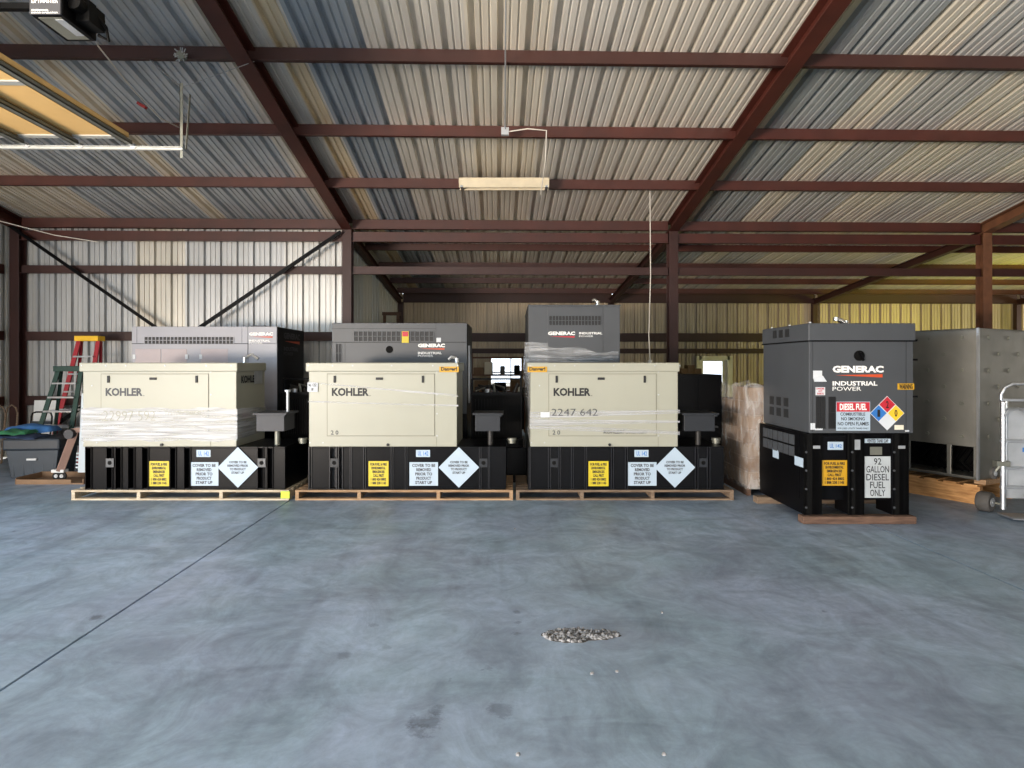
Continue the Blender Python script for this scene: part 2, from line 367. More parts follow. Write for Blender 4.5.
# back wall with a window and a door
wa, wb = P(489.5, 388, YB), P(523, 356.5, YB); da, db = P(700, 430, YB), P(731, 358, YB)
WT = zr(YB)-.004
BW = [(-2.9, wa.x, 0, WT), (wb.x, da.x, 0, WT), (db.x, XR, 0, WT), (wa.x, wb.x, 0, wa.z), (wa.x, wb.x, wb.z, WT), (da.x, db.x, db.z, WT)]
w = MB()
for a, b, c, d in BW: corr(w, a, b, c, d, lambda s, v, h: (s, YB+h, v))
struct(w.build('wall_back', M['wallb']), 'ribbed tan metal back wall of the rear bay')
w = MB(); fr_ = lambda s, v, h: (XR+h, s, v)
corr(w, YF, 12.6, 0, lambda s: zr(s)-.01, fr_); corr(w, 12.6, 17.2, 3.0, lambda s: zr(s)-.01, fr_); corr(w, 17.2, YB, 0, lambda s: zr(s)-.01, fr_); struct(w.build('wall_right', M['wally']), 'ribbed metal end wall at right')  # unseen opening near the rear, cut for the added rear bay light
w = MB(); ff = lambda s, v, h: (s, YF-h, v); FD = [(-7.5, -3.5), (-1.4, 3.2), (4.6, 9.0)]
xx = [XL] + [q for d in FD for q in d] + [XR]
for i in range(0, len(xx), 2): corr(w, xx[i], xx[i+1], 0, 4.3, ff)
for a, b in FD: corr(w, a, b, 3.9, 4.3, ff)
struct(w.build('wall_front', M['wall']), 'ribbed metal front wall with open doorways')

# window and door in the back wall
o = MB(); t = .05
for a, b, c, d in ((wa.x, wb.x, wa.z, wa.z+t), (wa.x, wb.x, wb.z-t, wb.z), (wa.x, wa.x+t, wa.z, wb.z), (wb.x-t, wb.x, wa.z, wb.z), (wa.x, wb.x, (wa.z+wb.z)/2-.02, (wa.z+wb.z)/2+.02), ((wa.x+wb.x)/2+.12, (wa.x+wb.x)/2+.15, wa.z, wb.z)):
    o.box(a, YB-.06, c, b, YB+.04, d)
wo = struct(o.build('window_1', M['woodm']), 'bright window in the back wall seen between two cream generators', 'window')
MB().box(wa.x, YB, wa.z, wb.x, YB+.006, wb.z).build('pane', M['glass'], wo)
o = MB(); t = .07
o.box(da.x-.08, YB-.08, 0, da.x+t, YB+.03, db.z+.06); o.box(db.x-t, YB-.08, 0, db.x+.08, YB+.03, db.z+.06); o.box(da.x, YB-.08, db.z-.06, db.x, YB+.03, db.z+.06)
do = struct(o.build('door_1', M['doorp']), 'cream framed side door with bright glass in the back wall', 'door')
o = MB(); x0, x1 = da.x+t, db.x-t; gx0, gx1, gz0, gz1 = x0+.06, x1-.13, 1.15, 1.80
for a, b, c, d in ((x0, gx0, 0, db.z-.06), (gx1, x1, 0, db.z-.06), (gx0, gx1, 0, gz0), (gx0, gx1, gz1, db.z-.06)): o.box(a, YB-.03, c, b, YB+.01, d)
dl = o.build('door_leaf', M['doorp'], do); MB().box(gx0, YB-.012, gz0, gx1, YB-.006, gz1).build('pane', M['glass'], do)
MB().cyl((x0+.05, YB-.03, 1.0), (x0+.05, YB-.09, 1.0), .03).build('door_knob', M['brass'], do)

# steel frame ---------------------------------------------------------------
nc = ['in the left rear corner of the hall', 'at the right end of the pale left wall', 'rising behind the cream generator nearest the cartons', 'rising behind the steel cabinet', 'beyond the steel cabinet, out at right', 'at the far right end wall']
for i, x in enumerate(COLS):
    c = MB(); wd, dp = .17, .2; z1 = zr(YC) - .22
    c.box(x-wd/2, YC-.1, 0, x+wd/2, YC-.086, z1); c.box(x-wd/2, YC+.086, 0, x+wd/2, YC+.1, z1); c.box(x-.008, YC-.086, 0, x+.008, YC+.086, z1); c.box(x-.12, YC-.13, 0, x+.12, YC+.13, .015)
    struct(c.build('steel_column', M['redd'] if i != 3 else M['rust'], bevel=.003), 'dark red steel column '+nc[i], 'column', 'columns along the main eave')
nr = ['along the left end wall', 'over the upper left of the hall', 'over the upper right of the hall', 'rusty brown at the far upper right', 'beyond the right edge', 'at the right end wall']
for i, x in enumerate(COLS[:5]):
    c = MB(); c.ibeam((x, YC+.1, zr(YC+.0)-.03-.0175), (x, 1.5, zr(1.5)-.03), .19, .2)
    struct(c.build('roof_beam', M['red'] if i != 3 else M['rust'], bevel=.003), 'sloping red steel rafter '+nr[i], 'rafter', 'main rafters')
for i, x in enumerate(COLS[1:5]):
    c = MB(); c.ibeam((x, YC+.1, zr(YC+.1)-.15), (x, YB-.1, zr(YB)-.16), .12, .16)
    struct(c.build('roof_beam', M['redd']), 'small sloping rafter of the rear bay '+['against its left side wall', 'falling left behind the middle column', 'falling left from the rusty column', 'beyond the right edge'][i], 'rafter', 'rear bay rafters')
rows = [(9.99, 'lowest purlin row of the main roof'), (8.46, 'second purlin row up the main roof'), (6.94, 'third purlin row up the main roof'), (5.42, 'fourth purlin row up'), (3.9, 'fifth purlin row up')]
bays = ['in the left bay', 'in the middle bay', 'in the right bay', 'beyond the rusty rafter', 'in the last bay']
def zsec(name, x0, x1, y, ztop, h, m, lab, cat='purlin', grp=None, fl_=.06):
    c = MB(); c.box(x0, y-.006, ztop-h, x1, y+.006, ztop); c.box(x0, y-fl_, ztop-h, x1, y, ztop-h+.008); c.box(x0, y, ztop-.008, x1, y+fl_, ztop)
    return struct(c.build(name, m), lab, cat, grp)
for y, n in rows:
    for b in range(5): zsec('roof_beam', COLS[b]+.012, COLS[b+1]-.012, y, zr(y)-.002, .165, M['redd'] if y < 8 else M['red'], 'red steel roof purlin '+bays[b]+', '+n, 'purlin', 'main roof purlins')
for y, n in ((13.1, 'nearest the column line'), (14.6, 'second from the column line'), (16.1, 'third from the column line'), (17.3, 'close to the back wall')):
    for b in range(1, 5): zsec('roof_beam', COLS[b], COLS[b+1], y, zr(y)-.002, .15, M['red'], 'red rear bay purlin '+bays[b]+', '+n, 'purlin', 'rear bay purlins')
for b in range(5):
    x0, x1 = COLS[b]+.09, COLS[b+1]-.09
    zsec('wall_beam', x0, x1, YC-.03, zr(YC)-.02, .19, M['red'], 'upper red eave beam '+bays[b], 'beam', 'eave beams', .09)
    zsec('wall_beam', x0, x1, YC-.03, zr(YC)-.25, .19, M['red'], 'lower red eave beam '+bays[b], 'beam', 'eave beams', .07)
    zsec('wall_beam', x0, x1, YC-.03, 3.53, .15, M['redd'], 'long red girt under the eave '+bays[b], 'beam', 'girts', .06)
    if b: 
        zsec('wall_beam', COLS[b]+.1 if b > 1 else -2.7, COLS[b+1], YB-.12, zr(YB)-.004, .27, M['redd'], 'back wall eave beam '+bays[b], 'beam', 'eave beams')
        zsec('wall_beam', COLS[b] if b > 1 else -2.7, COLS[b+1], YB-.05, 2.62, .25, M['redd'], 'upper back wall girt '+bays[b], 'beam', 'girts')
        xa, xb = COLS[b] if b > 1 else -2.7, COLS[b+1]
        zsec('wall_beam', xa, xb, YB-.05, 2.17, .14, M['redd'], 'lower back wall girt '+bays[b], 'beam', 'girts', .05)
for z, n in ((2.32, 'at head height behind the ladder'), (1.13, 'low behind the bins')):
    zsec('wall_beam', COLS[0]+.09, COLS[1]-.09, YC+.06, z, .17, M['redd'], 'red girt of the left bay wall '+n, 'beam', 'girts')
for z in (3.53, 2.32, 1.13):
    c = MB(); c.box(XL-.06, 6.4, z-.17, XL-.03, YC-.1, z); struct(c.build('wall_beam', M['redd']), 'red girt on the left end wall at %s' % {3.53: 'eave level', 2.32: 'head height', 1.13: 'waist height'}[z], 'beam', 'girts')
for i, x in enumerate(COLS[1:5]):
    c = MB(); c.box(x-.07, YB-.2, 0, x+.07, YB-.06, 3.5); struct(c.build('steel_column', M['redd']), 'back wall post '+['at its left corner', 'left of the side door', 'behind the right generator', 'at the right edge'][i], 'column', 'back wall posts')
for (a, b, n) in (((-8.9, YC-.16, 4.28), (-2.9, YC-.16, .06), 'falling to the right'), ((-2.85, YC-.2, 4.14), (-8.8, YC-.2, .06), 'falling to the left')):
    c = MB(); c.bar(a, b, .012, .06); c.bar(Vector(a)+Vector((0, .02, -.03)), Vector(b)+Vector((0, .02, -.03)), .05, .008)
    struct(c.build('wall_beam', M['black']), 'diagonal wind brace across the left wall, '+n, 'brace', 'wind braces')
w = MB(); w.tube([(-9.0, 9.3, 4.42), (-8.85, 10.6, 4.25), (-8.0, 11.4, 4.05), (-7.3, 11.5, 3.95)], .008, 6)
tag(w.build('cable', M['cable']), 'pale cable looping to the left eave corner', 'cable')

# ------------------------------------------------------------------ overhead door
door = thing('overhead_door', 'open sectional overhead door with yellow insulated panels, upper left', 'garage door', (-3.57, 6.2, 3.93))
for k in range(8):
    x1 = -.02 - k*.52; x0 = x1 - .50
    MB().box(x0, -4.9, 0, x1, -.06, .045).build('door_section', M['foam'], door, .004)
    s_ = MB(); s_.box(x1-.05, -4.92, -.055, x1-.035, -.03, .0); s_.box(x1-.05, -4.92, -.055, x1+.015, -.03, -.047); s_.box(x1+.005, -4.92, -.055, x1+.015, -.03, -.02)
    s_.build('strut', M['strut'], door)
    for yy in (-1.25, -2.45, -3.65): MB().box(x0+.0, yy-.035, -.012, x1-.05, yy+.035, 0).build('stile', M['track'], door)
    MB().box(x0, -.13, -.012, x1-.05, -.06, 0).build('stile', M['track'], door)
    h_ = MB(); h_.bar((x1-.02, -.1, -.02), (x1-.02, .03, -.05), .05, .012); h_.cyl((x1-.02, -.03, -.045), (x1-.02, .07, -.045), .012, 8); h_.cyl((x1-.02, .04, -.045), (x1-.02, .07, -.045), .028, 12)
    h_.build('roller_bracket', M['alu'], door)
tr = thing('door_track', 'pale steel door track with a galvanised hanger at its end', 'track', (-3.13, 6.25, 3.86))
t_ = MB(); t_.box(-5.2, .0, -.015, 0, .004, .015); t_.box(-5.2, -.03, -.017, 0, .004, -.013); t_.box(-5.2, -.03, .013, 0, .004, .017)
t_.build('rail', M['track'], tr)
t_ = MB(); t_.box(-.03, .004, -.09, .0, .01, .66); t_.box(-.03, .004, -.09, -.026, .04, .66); t_.build('hanger', M['strut'], tr)
t_ = MB(); t_.bar((.03, .01, .0), (.07, .01, .55), .03, .004); t_.build('hanger', M['strut'], tr)
t_ = MB(); t_.bar((-.02, .02, .62), (-.70, .70, zr(6.94)-.17-3.86+.02), .035, .006); t_.bar((-.02, .02, .62), (.45, .70, zr(6.94)-.17-3.86+.02), .03, .006); t_.build('strap', M['alum'], tr)
op = thing('door_opener', 'dark box of the overhead door opener at the top left corner', 'door opener', P(30, 15, 4.0), TH)
MB().box(0, 0, 0, .21, .33, .25).build('housing', M['black'], op, .006)
pl = MB().box(.005, -.012, .0, .205, 0, .24).build('front_plate', M['inkg'], op, .003)
tt = MB(); text(tt, 'LIFTMASTER', (.02, -.012, .07), .17, .032); text(tt, 'PROFESSIONAL', (.02, -.012, .018), .11, .012); text(tt, 'DOOR OPERATOR', (.02, -.012, .003), .17, .01); tt.build('lettering', M['whiteink'], pl)
MB().box(.03, .03, -.002, .18, .3, 0).build('data_label', M['strut'], op)['label'] = 'grey rating plate under the opener'
MB().box(.125, .05, -.004, .18, .25, -.002).build('data_label', M['alum'], op)['label'] = 'pale sticker under the opener'
c = MB(); c.cyl((.24, .05, .12), (.24, .30, .12), .05, 14); c.box(.21, .12, .03, .30, .28, .16); c.tube([(.24, .3, .03), (.3, .32, .0), (.32, .26, .06), (.28, .2, .14)], .012, 6); c.build('motor', M['blackm'], op)
c = MB(); c.box(-2.4, .1, .1, 0, .14, .14); c.build('rail', M['black'], op)
c = MB(); c.box(.02, .15, .25, .06, .18, 1.35); c.box(.15, .15, .25, .19, .18, 1.35); c.build('hanger', M['strut'], op)
j = thing('junction_box', 'small round junction box with frayed wires on the left top purlin', 'junction box', P(182, 56, 6.75))
c = MB()
for k in range(26):
    a = random.uniform(0, 6.28); b = random.uniform(-1, 1); q = math.sqrt(1-b*b)*.085
    c.tube([(0, 0, 0), (q*math.cos(a)*.6, -.02, b*.05), (q*math.cos(a), -.03+random.uniform(-.02, .02), b*.085)], .006, 5)
c.build('wire', M['alum'], j); MB().cyl((0, .02, 0), (0, -.03, 0), .05, 12).build('box_body', M['strut'], j)
# pull chains and cords
c = MB(); c.tube([P(86, 20, 4.3), P(98, 46, 5.2), P(135, 92, 6.2), P(160, 118, 7.2), P(180, 128, 8.4)], .007, 6)
tag(c.build('cord', M['cable']), 'thin cord sagging from the door opener to the purlin', 'cord')
c = MB(); c.bar(P(138, 103, 6.5), P(146, 108, 6.5), .04, .03); tag(c.build('cord_tag', M['dred']), 'small red tag hanging on the thin door cord', 'tag')

# strip light, conduit, hanging wire
lt = thing('strip_light', 'unlit tan and silver strip light fixture under the roof, centre', 'light fixture', P(504, 186.5, 9.6), TH)
MB().box(-.70, 0, .09, .70, .26, .14).build('housing', M['fix'], lt, .004)
c = MB(); c.prism([(0, .09), (.045, .0), (.06, .0), (.06, .09)], lambda a, b: (-.70, a, b), lambda a, b: (.70, a, b)); c.prism([(.26, .09), (.215, .0), (.2, .0), (.2, .09)], lambda a, b: (-.70, a, b), lambda a, b: (.70, a, b)); c.build('reflector', M['fix'], lt)
for yy in (.09, .17): MB().cyl((-.62, yy, .05), (.62, yy, .05), .016, 10).build('tube', M['white'], lt)
for xx_ in (-.68, .64): MB().box(xx_, .03, .0, xx_+.04, .23, .09).build('end_cap', M['alu'], lt)
for xx_ in (-.5, .5): MB().tube([(xx_, .13, .14), (xx_, .13, zr(9.6)-P(504, 186.5, 9.6).z)], .005, 6).build('hanger', M['strut'], lt)
y2 = 8.33
cd = thing('electrical_conduit', 'thin conduit down the roof centre with a small square box', 'conduit', (0, 0, 0))
pa = P(505, 138, 8.2); pb_ = P(506, -10, 5.5)
MB().tube([(pa.x, pa.y, zr(pa.y)-.2), (pb_.x, pb_.y, zr(pb_.y)-.2)], .008, 8).build('pipe', M['alum'], cd)
MB().box(pa.x-.05, pa.y-.03, zr(pa.y)-.27, pa.x+.05, pa.y+.03, zr(pa.y)-.17).build('box_body', M['alum'], cd)
MB().tube([(pa.x+.05, pa.y, zr(pa.y)-.22), (pa.x+.3, pa.y, zr(pa.y)-.18), (pa.x+.55, pa.y, zr(pa.y)-.2), (pa.x+.56, pa.y+.3, zr(pa.y)-.5), (pa.x+.55, pa.y+1.1, zr(pa.y)-.75)], .008, 6).build('cable', M['cable'], cd)
c = MB(); q = P(650, 360, 10.4); c.tube([(q.x, q.y, zr(q.y)-.02), (q.x+.01, q.y, 3.2), (q.x-.02, q.y, 2.2), (q.x, q.y, q.z)], .008, 6)
c.cyl((q.x, q.y, q.z), (q.x, q.y, q.z-.08), .035, 10); tag(c.build('hanging_cord', M['cable']), 'white power cord hanging from the roof beside the middle column', 'cord')

# ------------------------------------------------------------------ pallets
def pallet(name, label, D, x0, x1, depth, m, stringers, group='pallets under the cream generators', back=0):
    a = P(x0, 500, D); L_ = (x1-x0)/F*D; z = .13
    t = thing(name, label, 'pallet', (a.x, a.y, 0), TH, group)
    n = 7; bw = depth/n*.72
    for k in range(n):
        y = k*(depth-bw)/(n-1)
        MB().box(0, y, .105, L_, y+bw, .13).build('deck_board', m, t, .003)
    for k in (0, 3, 6):
        y = k*(depth-bw)/(n-1); MB().box(0, y, 0, L_, y+bw, .022).build('bottom_board', m, t, .003)
    for s in stringers:
        x = s*(L_-.045); MB().box(x, .005, .022, x+.045, depth-.005, .105).build('stringer', m, t, .003)
    return t

# ------------------------------------------------------------------ cream generators
def kohler(label, D, tx, ex, ribs, topbox, num, sidelook=False, dark=True):
    """tx: tank px range, ex: enclosure px range at depth D"""
    k = D/F; a = P(tx[0], 490, D); o = Vector((a.x, a.y, .131))
    t = thing('diesel_generator', label, 'generator', o, TH, 'cream diesel generators in the front row')
    TL = (tx[1]-tx[0])*k; TH_ = 43*k; TD = .86
    X = lambda px: (px-tx[0])*k
    Z = lambda py: (490-py)*k            # height above the tank bottom
    tk = MB(); tk.box(.0, .09, 0, TL, TD, TH_); tk.box(0, 0, 0, TL, .1, .02); tk.box(0, 0, TH_-.02, TL, .1, TH_)
    pockets = [(X(p), X(q)) for p, q in ribs]
    cur = 0
    for p, q in pockets + [(TL, TL)]:
        if p > cur + .002: tk.box(cur, .004, .02, p, .1, TH_-.02)
        cur = q
    tank = tk.build('fuel_tank', M['tank'], t, .003)
    for p, q in pockets:
        r_ = MB(); r_.box(p, -.012, 0, p+.008, .1, TH_); r_.box(q-.008, -.012, 0, q, .1, TH_); r_.box(p, .08, .01, q, .1, TH_-.01); r_.build('rib', M['rib'] if num > 1 else M['black'], tank)
    for pxc in (topbox[3], topbox[4]):
        b_ = MB(); x = X(pxc); z = Z(463); b_.box(x-.05, -.016, z-.055, x+.05, -.008, z+.055); b_.build('lug', M['dgrey'] if num < 2 else M['boxg'], tank)
        MB().cyl((x, -.018, z), (x, -.012, z), .026, 14).build('hole', M['blackm'], tank)
    # labels
    yl = label_plate('warning_label', (X(topbox[5]), .003, Z(486.5)), 20*k, 25*k, FRONT, M['yellow'], t, ['FOR FUEL & FIRE', 'ENVIRONMENTAL', 'EMERGENCIES', 'CALL FIRST', '1 800 424 8802', '1 888 238 1145'], M['ink'], lab='yellow label')
    cv = ['COVER TO BE', 'REMOVED', 'PRIOR TO', 'PRODUCT', 'START UP']
    label_plate('notice_label', (X(topbox[6]), .0, Z(486)), 28.5*k, 23.5*k, FRONT, M['lblue'], t, cv, M['inkg'], lab='white notice')
    d = diamond((X(topbox[7]), -.016, Z(467.5)), 20.3*k, FRONT, M['lblue'], t, 'diamond_notice'); d['label'] = 'white diamond notice'
    tt = MB(); lines(tt, ['COVER TO BE', 'REMOVED PRIOR', 'TO PRODUCT', 'START UP'], (X(topbox[7])-11.5*k, -.019, Z(474)), 23*k, 13*k, FRONT, .045, .45); tt.build('lettering', M['inkg'], d)
    ap = label_plate('approval_label', (X(topbox[6]+6.5), .003, Z(457.3)), 14*k, 7*k, FRONT, M['lblue'], t)
    tt = MB(); text(tt, 'UL', (X(topbox[6]+8.5), 0, Z(456)), 3.5*k, 4.4*k); text(tt, '142', (X(topbox[6]+14), 0, Z(456)), 5*k, 4.4*k); tt.build('lettering', M['blueink'], ap)
    # enclosure
    e0, e1 = X(ex[0]), X(ex[1]); eh = Z(363); ED = .90
    b0 = e0 + 3*k
    MB().box(b0, .0, TH_, e1-.008, ED, Z(371.5)).build('enclosure', M['cream'], t, .006)
    MB().box(e0, -.02, Z(372), e1+.012, ED+.01, eh).build('lid', M['cream'], t, .012)
    dx0, dx1, dz0, dz1 = e0+21*k, e0+129*k, Z(436.5), Z(374)
    gr = MB(); g_ = .007
    for q in ((dx0, dz0, dx1, dz0+g_), (dx0, dz1-g_, dx1, dz1), (dx0, dz0, dx0+g_, dz1), (dx1-g_, dz0, dx1, dz1)): gr.box(q[0], -.003, q[1], q[2], .001, q[3])
    gr.box(dx1+1.5*k, -.003, Z(447), dx1+1.5*k+.004, .001, Z(437.5))
    dp = MB().box(dx0+g_, -.007, dz0+g_, dx1-g_, .0, dz1-g_).build('access_panel', M['cream'], t, .002)
    gr.build('panel_seam', M['creamd'], t)
    for x in (dx0+8*k, dx1-12*k): MB().box(x-.014, -.022, Z(383), x+.014, -.006, Z(376)).build('latch', M['ink'], dp, .004)
    MB().box(dx0+49*k, -.02, Z(380.2), dx0+56*k, -.006, Z(377.8)).build('latch', M['ink'], dp, .004)
    s_ = MB()
    for px, py in ((3, 366), (27, 366), (47, 366), (86, 366), (127, 366), (152, 366), (12, 386), (4, 443), (17, 443), (131, 395), (131, 436), (131, 372), (131, 414)): s_.cyl((e0+px*k, -.026 if py < 370 else -.006, Z(py)), (e0+px*k, 0, Z(py)), .008, 8)
    s_.build('screw', M['alum'], t)['kind'] = 'stuff'
    MB().cyl((e0+82*k, -.02, Z(445)), (e0+82*k, 0, Z(445)), .018, 12).build('knob', M['ink'], t)
    lo = MB(); text(lo, 'KOHLER', (dx0+5*k, -.007, Z(396.4)), 37*k, 8.2*k, FRONT, .042); lo.cyl((dx0+43.2*k, -.009, Z(396)), (dx0+43.2*k, -.008, Z(396)), .006, 8)
    lo.build('lettering', M['ink'] if dark else M['inkg'], dp)
    lo = MB(); text(lo, '2 0', (dx0+4*k, -.007, Z(435)), 7.6*k, 4.4*k)
    lo.build('lettering', M['inkg'], dp); lo = MB()
    if num != 2: text(lo, 'KOHLER', (dx0+55*k, -.007, Z(434)), 19*k, 3.6*k, FRONT, .03); text(lo, 'Power.com', (dx0+74.5*k, -.007, Z(434.2)), 24*k, 4.2*k, FRONT, 0)
    if lo.v: lo.build('lettering', M['inkg'], dp)
    # fill box, riser, vents on the bare end of the tank
    bx0, bx1, bz0 = X(topbox[0]), X(topbox[1]), Z(432)
    sb = MB(); sb.box(bx0, .04, bz0, bx1, .42, Z(415.5)); sb.box(bx0-.03, .0, Z(415.5), bx1+.04, .46, Z(413.5)); sb.box(bx1-.02, -.0, Z(417), bx1+.02, .04, Z(414))
    sb.build('fill_box', M['inkg'] if num < 2 else M['boxg'], t, .004)
    pm = (bx0+bx1)/2 + .03
    MB().cyl((pm, .2, TH_), (pm, .2, bz0), .035, 12).build('riser_pipe', M['strut'] if num < 2 else M['pipe'], t, smooth=True)
    c = MB(); c.cyl((pm+.28, .35, TH_), (pm+.28, .35, TH_+.04), .05, 14); c.cyl((pm+.28, .35, TH_+.04), (pm+.28, .35, TH_+.07), .06, 14); c.build('cap', M['strut'], t, smooth=True)
    if num == 1:
        c = MB(); c.cyl((bx1-.03, .25, Z(414)), (bx1-.03, .25, Z(393)), .02, 10); c.cyl((bx1-.03, .25, Z(393)), (bx1-.03, .25, Z(391)), .04, 12); c.build('vent_pipe', M['alum'], t, smooth=True)
        c = MB(); text(c, 'KOHLER', (e1, .12, Z(384)), .5, .1, RIGHT, .04); c.build('lettering', M['ink'], t)
        label_plate('paper_sheet', (e1+.003, .52, Z(385.5)), .26, .19, RIGHT, M['alum'], t)
        c = MB(); c.tube([(e1, .28+.09*math.cos(a/12*6.283), Z(417)+.03*math.sin(a/12*6.283)) for a in range(12)], .008, 6, closed=True); c.build('pull_ring', M['redink'], t)
        c = MB(); c.cyl((e1-.12, .5, eh), (e1-.12, .5, eh+.07), .025, 10); c.tube([(e1-.12, .5, eh+.07), (e1-.02, .5, eh+.11), (e1+.06, .5, eh+.05)], .02, 8); c.build('exhaust_cap', M['alu'], t, smooth=True)
    c = MB()
    n_ = 16
    if num == 1:   # white film wound round the lower half
        for i in range(n_):
            x0_, x1_ = b0-.01+(e1-b0+.02)*i/n_, b0-.01+(e1-b0+.02)*(i+1)/n_
            wob = lambda q: .012*math.sin(q*9)+.006*math.sin(q*23)
            c.add([(x0_, -.014, Z(441)+wob(x0_+1)), (x1_, -.014, Z(441)+wob(x1_+1)), (x1_, -.014, Z(408.5)+wob(x1_)), (x0_, -.014, Z(408.5)+wob(x0_))], [(0, 1, 2, 3)])
        c.add([(b0-.01, -.014, Z(441)), (b0-.01, -.014, Z(408)), (b0-.01, ED, Z(408)), (b0-.01, ED, Z(441))], [(0, 1, 2, 3)])
        c.add([(e1+.012, -.014, Z(440)), (e1+.012, -.014, Z(408.5)), (e1+.012, ED, Z(412)), (e1+.012, ED, Z(438))], [(0, 1, 2, 3)])
        f_ = c.build('stretch_film', M['filmw'], t)
        tt = MB(); text(tt, '22997 592', (e0+24*k, -.0145, Z(421)), 52*k, 10*k, FRONT, -.012); text(tt, 'Transfer Switch', (e0+85*k, -.0145, Z(415.5)), 36*k, 4.5*k, FRONT, -.01); text(tt, '60 amp', (e0+94*k, -.0145, Z(420)), 13*k, 3*k, FRONT, -.005)
        tt.build('handwriting', M['strut'], f_)
    elif num == 3:
        for (za, zb, zc, zd, w_) in ((412, 410, 419, 413.5, 0), (424, 431.5, 429, 435, 0), (419, 421, 426, 423, 0)):
            c.add([(b0-.01, -.014, Z(zc)), (e1+.012, -.014, Z(zd)), (e1+.012, -.014, Z(zb)), (b0-.01, -.014, Z(za))], [(0, 1, 2, 3)])
        c.add([(b0-.01, -.014, Z(440)), (b0-.01, -.014, Z(372)), (b0-.02, ED, Z(372)), (b0-.02, ED, Z(440))], [(0, 1, 2, 3)])
        f_ = c.build('stretch_film', M['filmt'], t)
        tt = MB(); text(tt, '2247 642', (e0+24*k, -.0145, Z(416)), 46*k, 7*k, FRONT, -.008); tt.build('handwriting', M['inkg'], f_)
        label_plate('paper_sheet', (e0+13*k, -.016, Z(417.5)), 9*k, 5*k, FRONT, M['white'], t)
    else:
        for (za, zb, zc, zd) in ((382, 395, 383.2, 397.2), (401, 405, 402.5, 407)):
            c.add([(b0-.01, -.012, Z(zc)), (e1+.012, -.012, Z(zd)), (e1+.012, -.012, Z(zb)), (b0-.01, -.012, Z(za))], [(0, 1, 2, 3)])
        f_ = c.build('stretch_film', M['filmt'], t)
        label_plate('paper_sheet', (e0+2*k, -.016, Z(392)), 10*k, 9*k, FRONT, M['white'], t, ['No 1252', 'KW'], M['inkg'])
    if num == 2:
        s_ = label_plate('yellow_sticker', (e1-18*k, -.024, Z(372.5)), 19.5*k, 5.6*k, FRONT, M['amber'], t, ['Danger!'], M['ink']); s_['label'] = 'yellow sticker on the lid'
        c = MB(); c.cyl((e1-.05, .45, eh), (e1-.05, .45, eh+.06), .025, 10); c.tube([(e1-.05, .45, eh+.06), (e1-.12, .45, eh+.08), (e1-.16, .45, eh+.04)], .02, 8); c.build('exhaust_cap', M['alu'], t, smooth=True)
    if num == 3:
        s_ = label_plate('yellow_sticker', (e0+0*k, -.024, Z(372.5)), 19.5*k, 5.6*k, FRONT, M['amber'], t, ['Danger!'], M['ink']); s_['label'] = 'yellow sticker on the lid'
    return t

D1 = 7.84
pallet('wooden_pallet', 'pale pine pallet under the leftmost cream generator, lime sticker at its end', D1-.02, 71, 289, 1.05, M['wood'], (0, .305, .69, 1))
kohler('cream generator at the left of the front row, white film around its lower half', D1, (85, 285), (80, 237),
       [(85.6, 92), (106.5, 113), (115.5, 122), (128, 135), (142, 149), (170, 176.5), (184, 191), (257.5, 264), (267, 273.5)], (255, 283, 0, 110.5, 262, 149, 190, 238.5), 1, dark=False)
pallet('wooden_pallet', 'tan pine pallet under the middle cream generator', D1-.02, 295, 513, 1.05, M['woodm'], (0, .29, .66, 1))
kohler('cream generator in the middle of the front row, yellow sticker at its upper right corner', D1, (308, 506), (306, 457.5),
       [(309, 312), (329.5, 337), (338.5, 343), (350, 352), (363.5, 366), (391, 393.5), (405, 407.5), (479, 481.5), (488, 490)], (475, 500, 0, 334.5, 483.5, 368.5, 409.5, 459), 2)
pallet('wooden_pallet', 'weathered pine pallet under the cream generator beside the cartons', D1-.02, 516, 734, 1.05, M['woodd'], (0, .30, .63, 1))
kohler('cream generator at the right of the front row, yellow sticker at its upper left corner', D1, (528, 724), (527.5, 678.5),
       [(529, 531), (548, 551), (558.5, 561), (571, 573.5), (584.5, 587), (611, 613.5), (625, 627.5), (695, 698), (707, 710)], (685, 716, 0, 554, 703, 588.5, 628, 674.5), 3)
q = P(281, 498, D1-.05); c = MB().box(0, -.01, 0, .11, 0, .085); s_ = c.build('sticker', M['lime']); s_.location = (q.x, q.y, .035); s_.rotation_euler = (0, 0, TH)
tag(s_, 'lime green sticker on the right end of the leftmost pallet', 'sticker')

# ------------------------------------------------------------------ grey generators
def _sub(mb):
    mb.extra = MB(); return mb.extra
def logo(mb_w, mb_o, o, w, fr=FRONT, k=1.0, stacked=True, lift=.0015):
    r, u, n = fr; o = Vector(o)            # o = lower left corner of GENERAC
    text(mb_w, 'GENERAC', o, w, w*.135, fr, .05, lift=lift)
    sw = [o+r*(w*.05)-u*(w*.05)+n*lift, o+r*w*.98-u*(w*.095)+n*lift, o+r*w*.98-u*(w*.03)+n*lift]
    mb_o.add(sw, [(0, 1, 2)])
    mb_w = _sub(mb_w)
    if stacked:
        text(mb_w, 'INDUSTRIAL', o-u*w*.255, w*.88, w*.088, fr, .03, lift=lift); text(mb_w, 'POWER', o-u*w*.355, w*.56, w*.078, fr, 0, lift=lift)
    else:
        text(mb_w, 'INDUSTRIAL', o+r*w*1.15+u*w*.03, w*.86, w*.085, fr, .03, lift=lift); text(mb_w, 'POWER', o+r*w*1.15-u*w*.07, w*.52, w*.06, fr, 0, lift=lift)
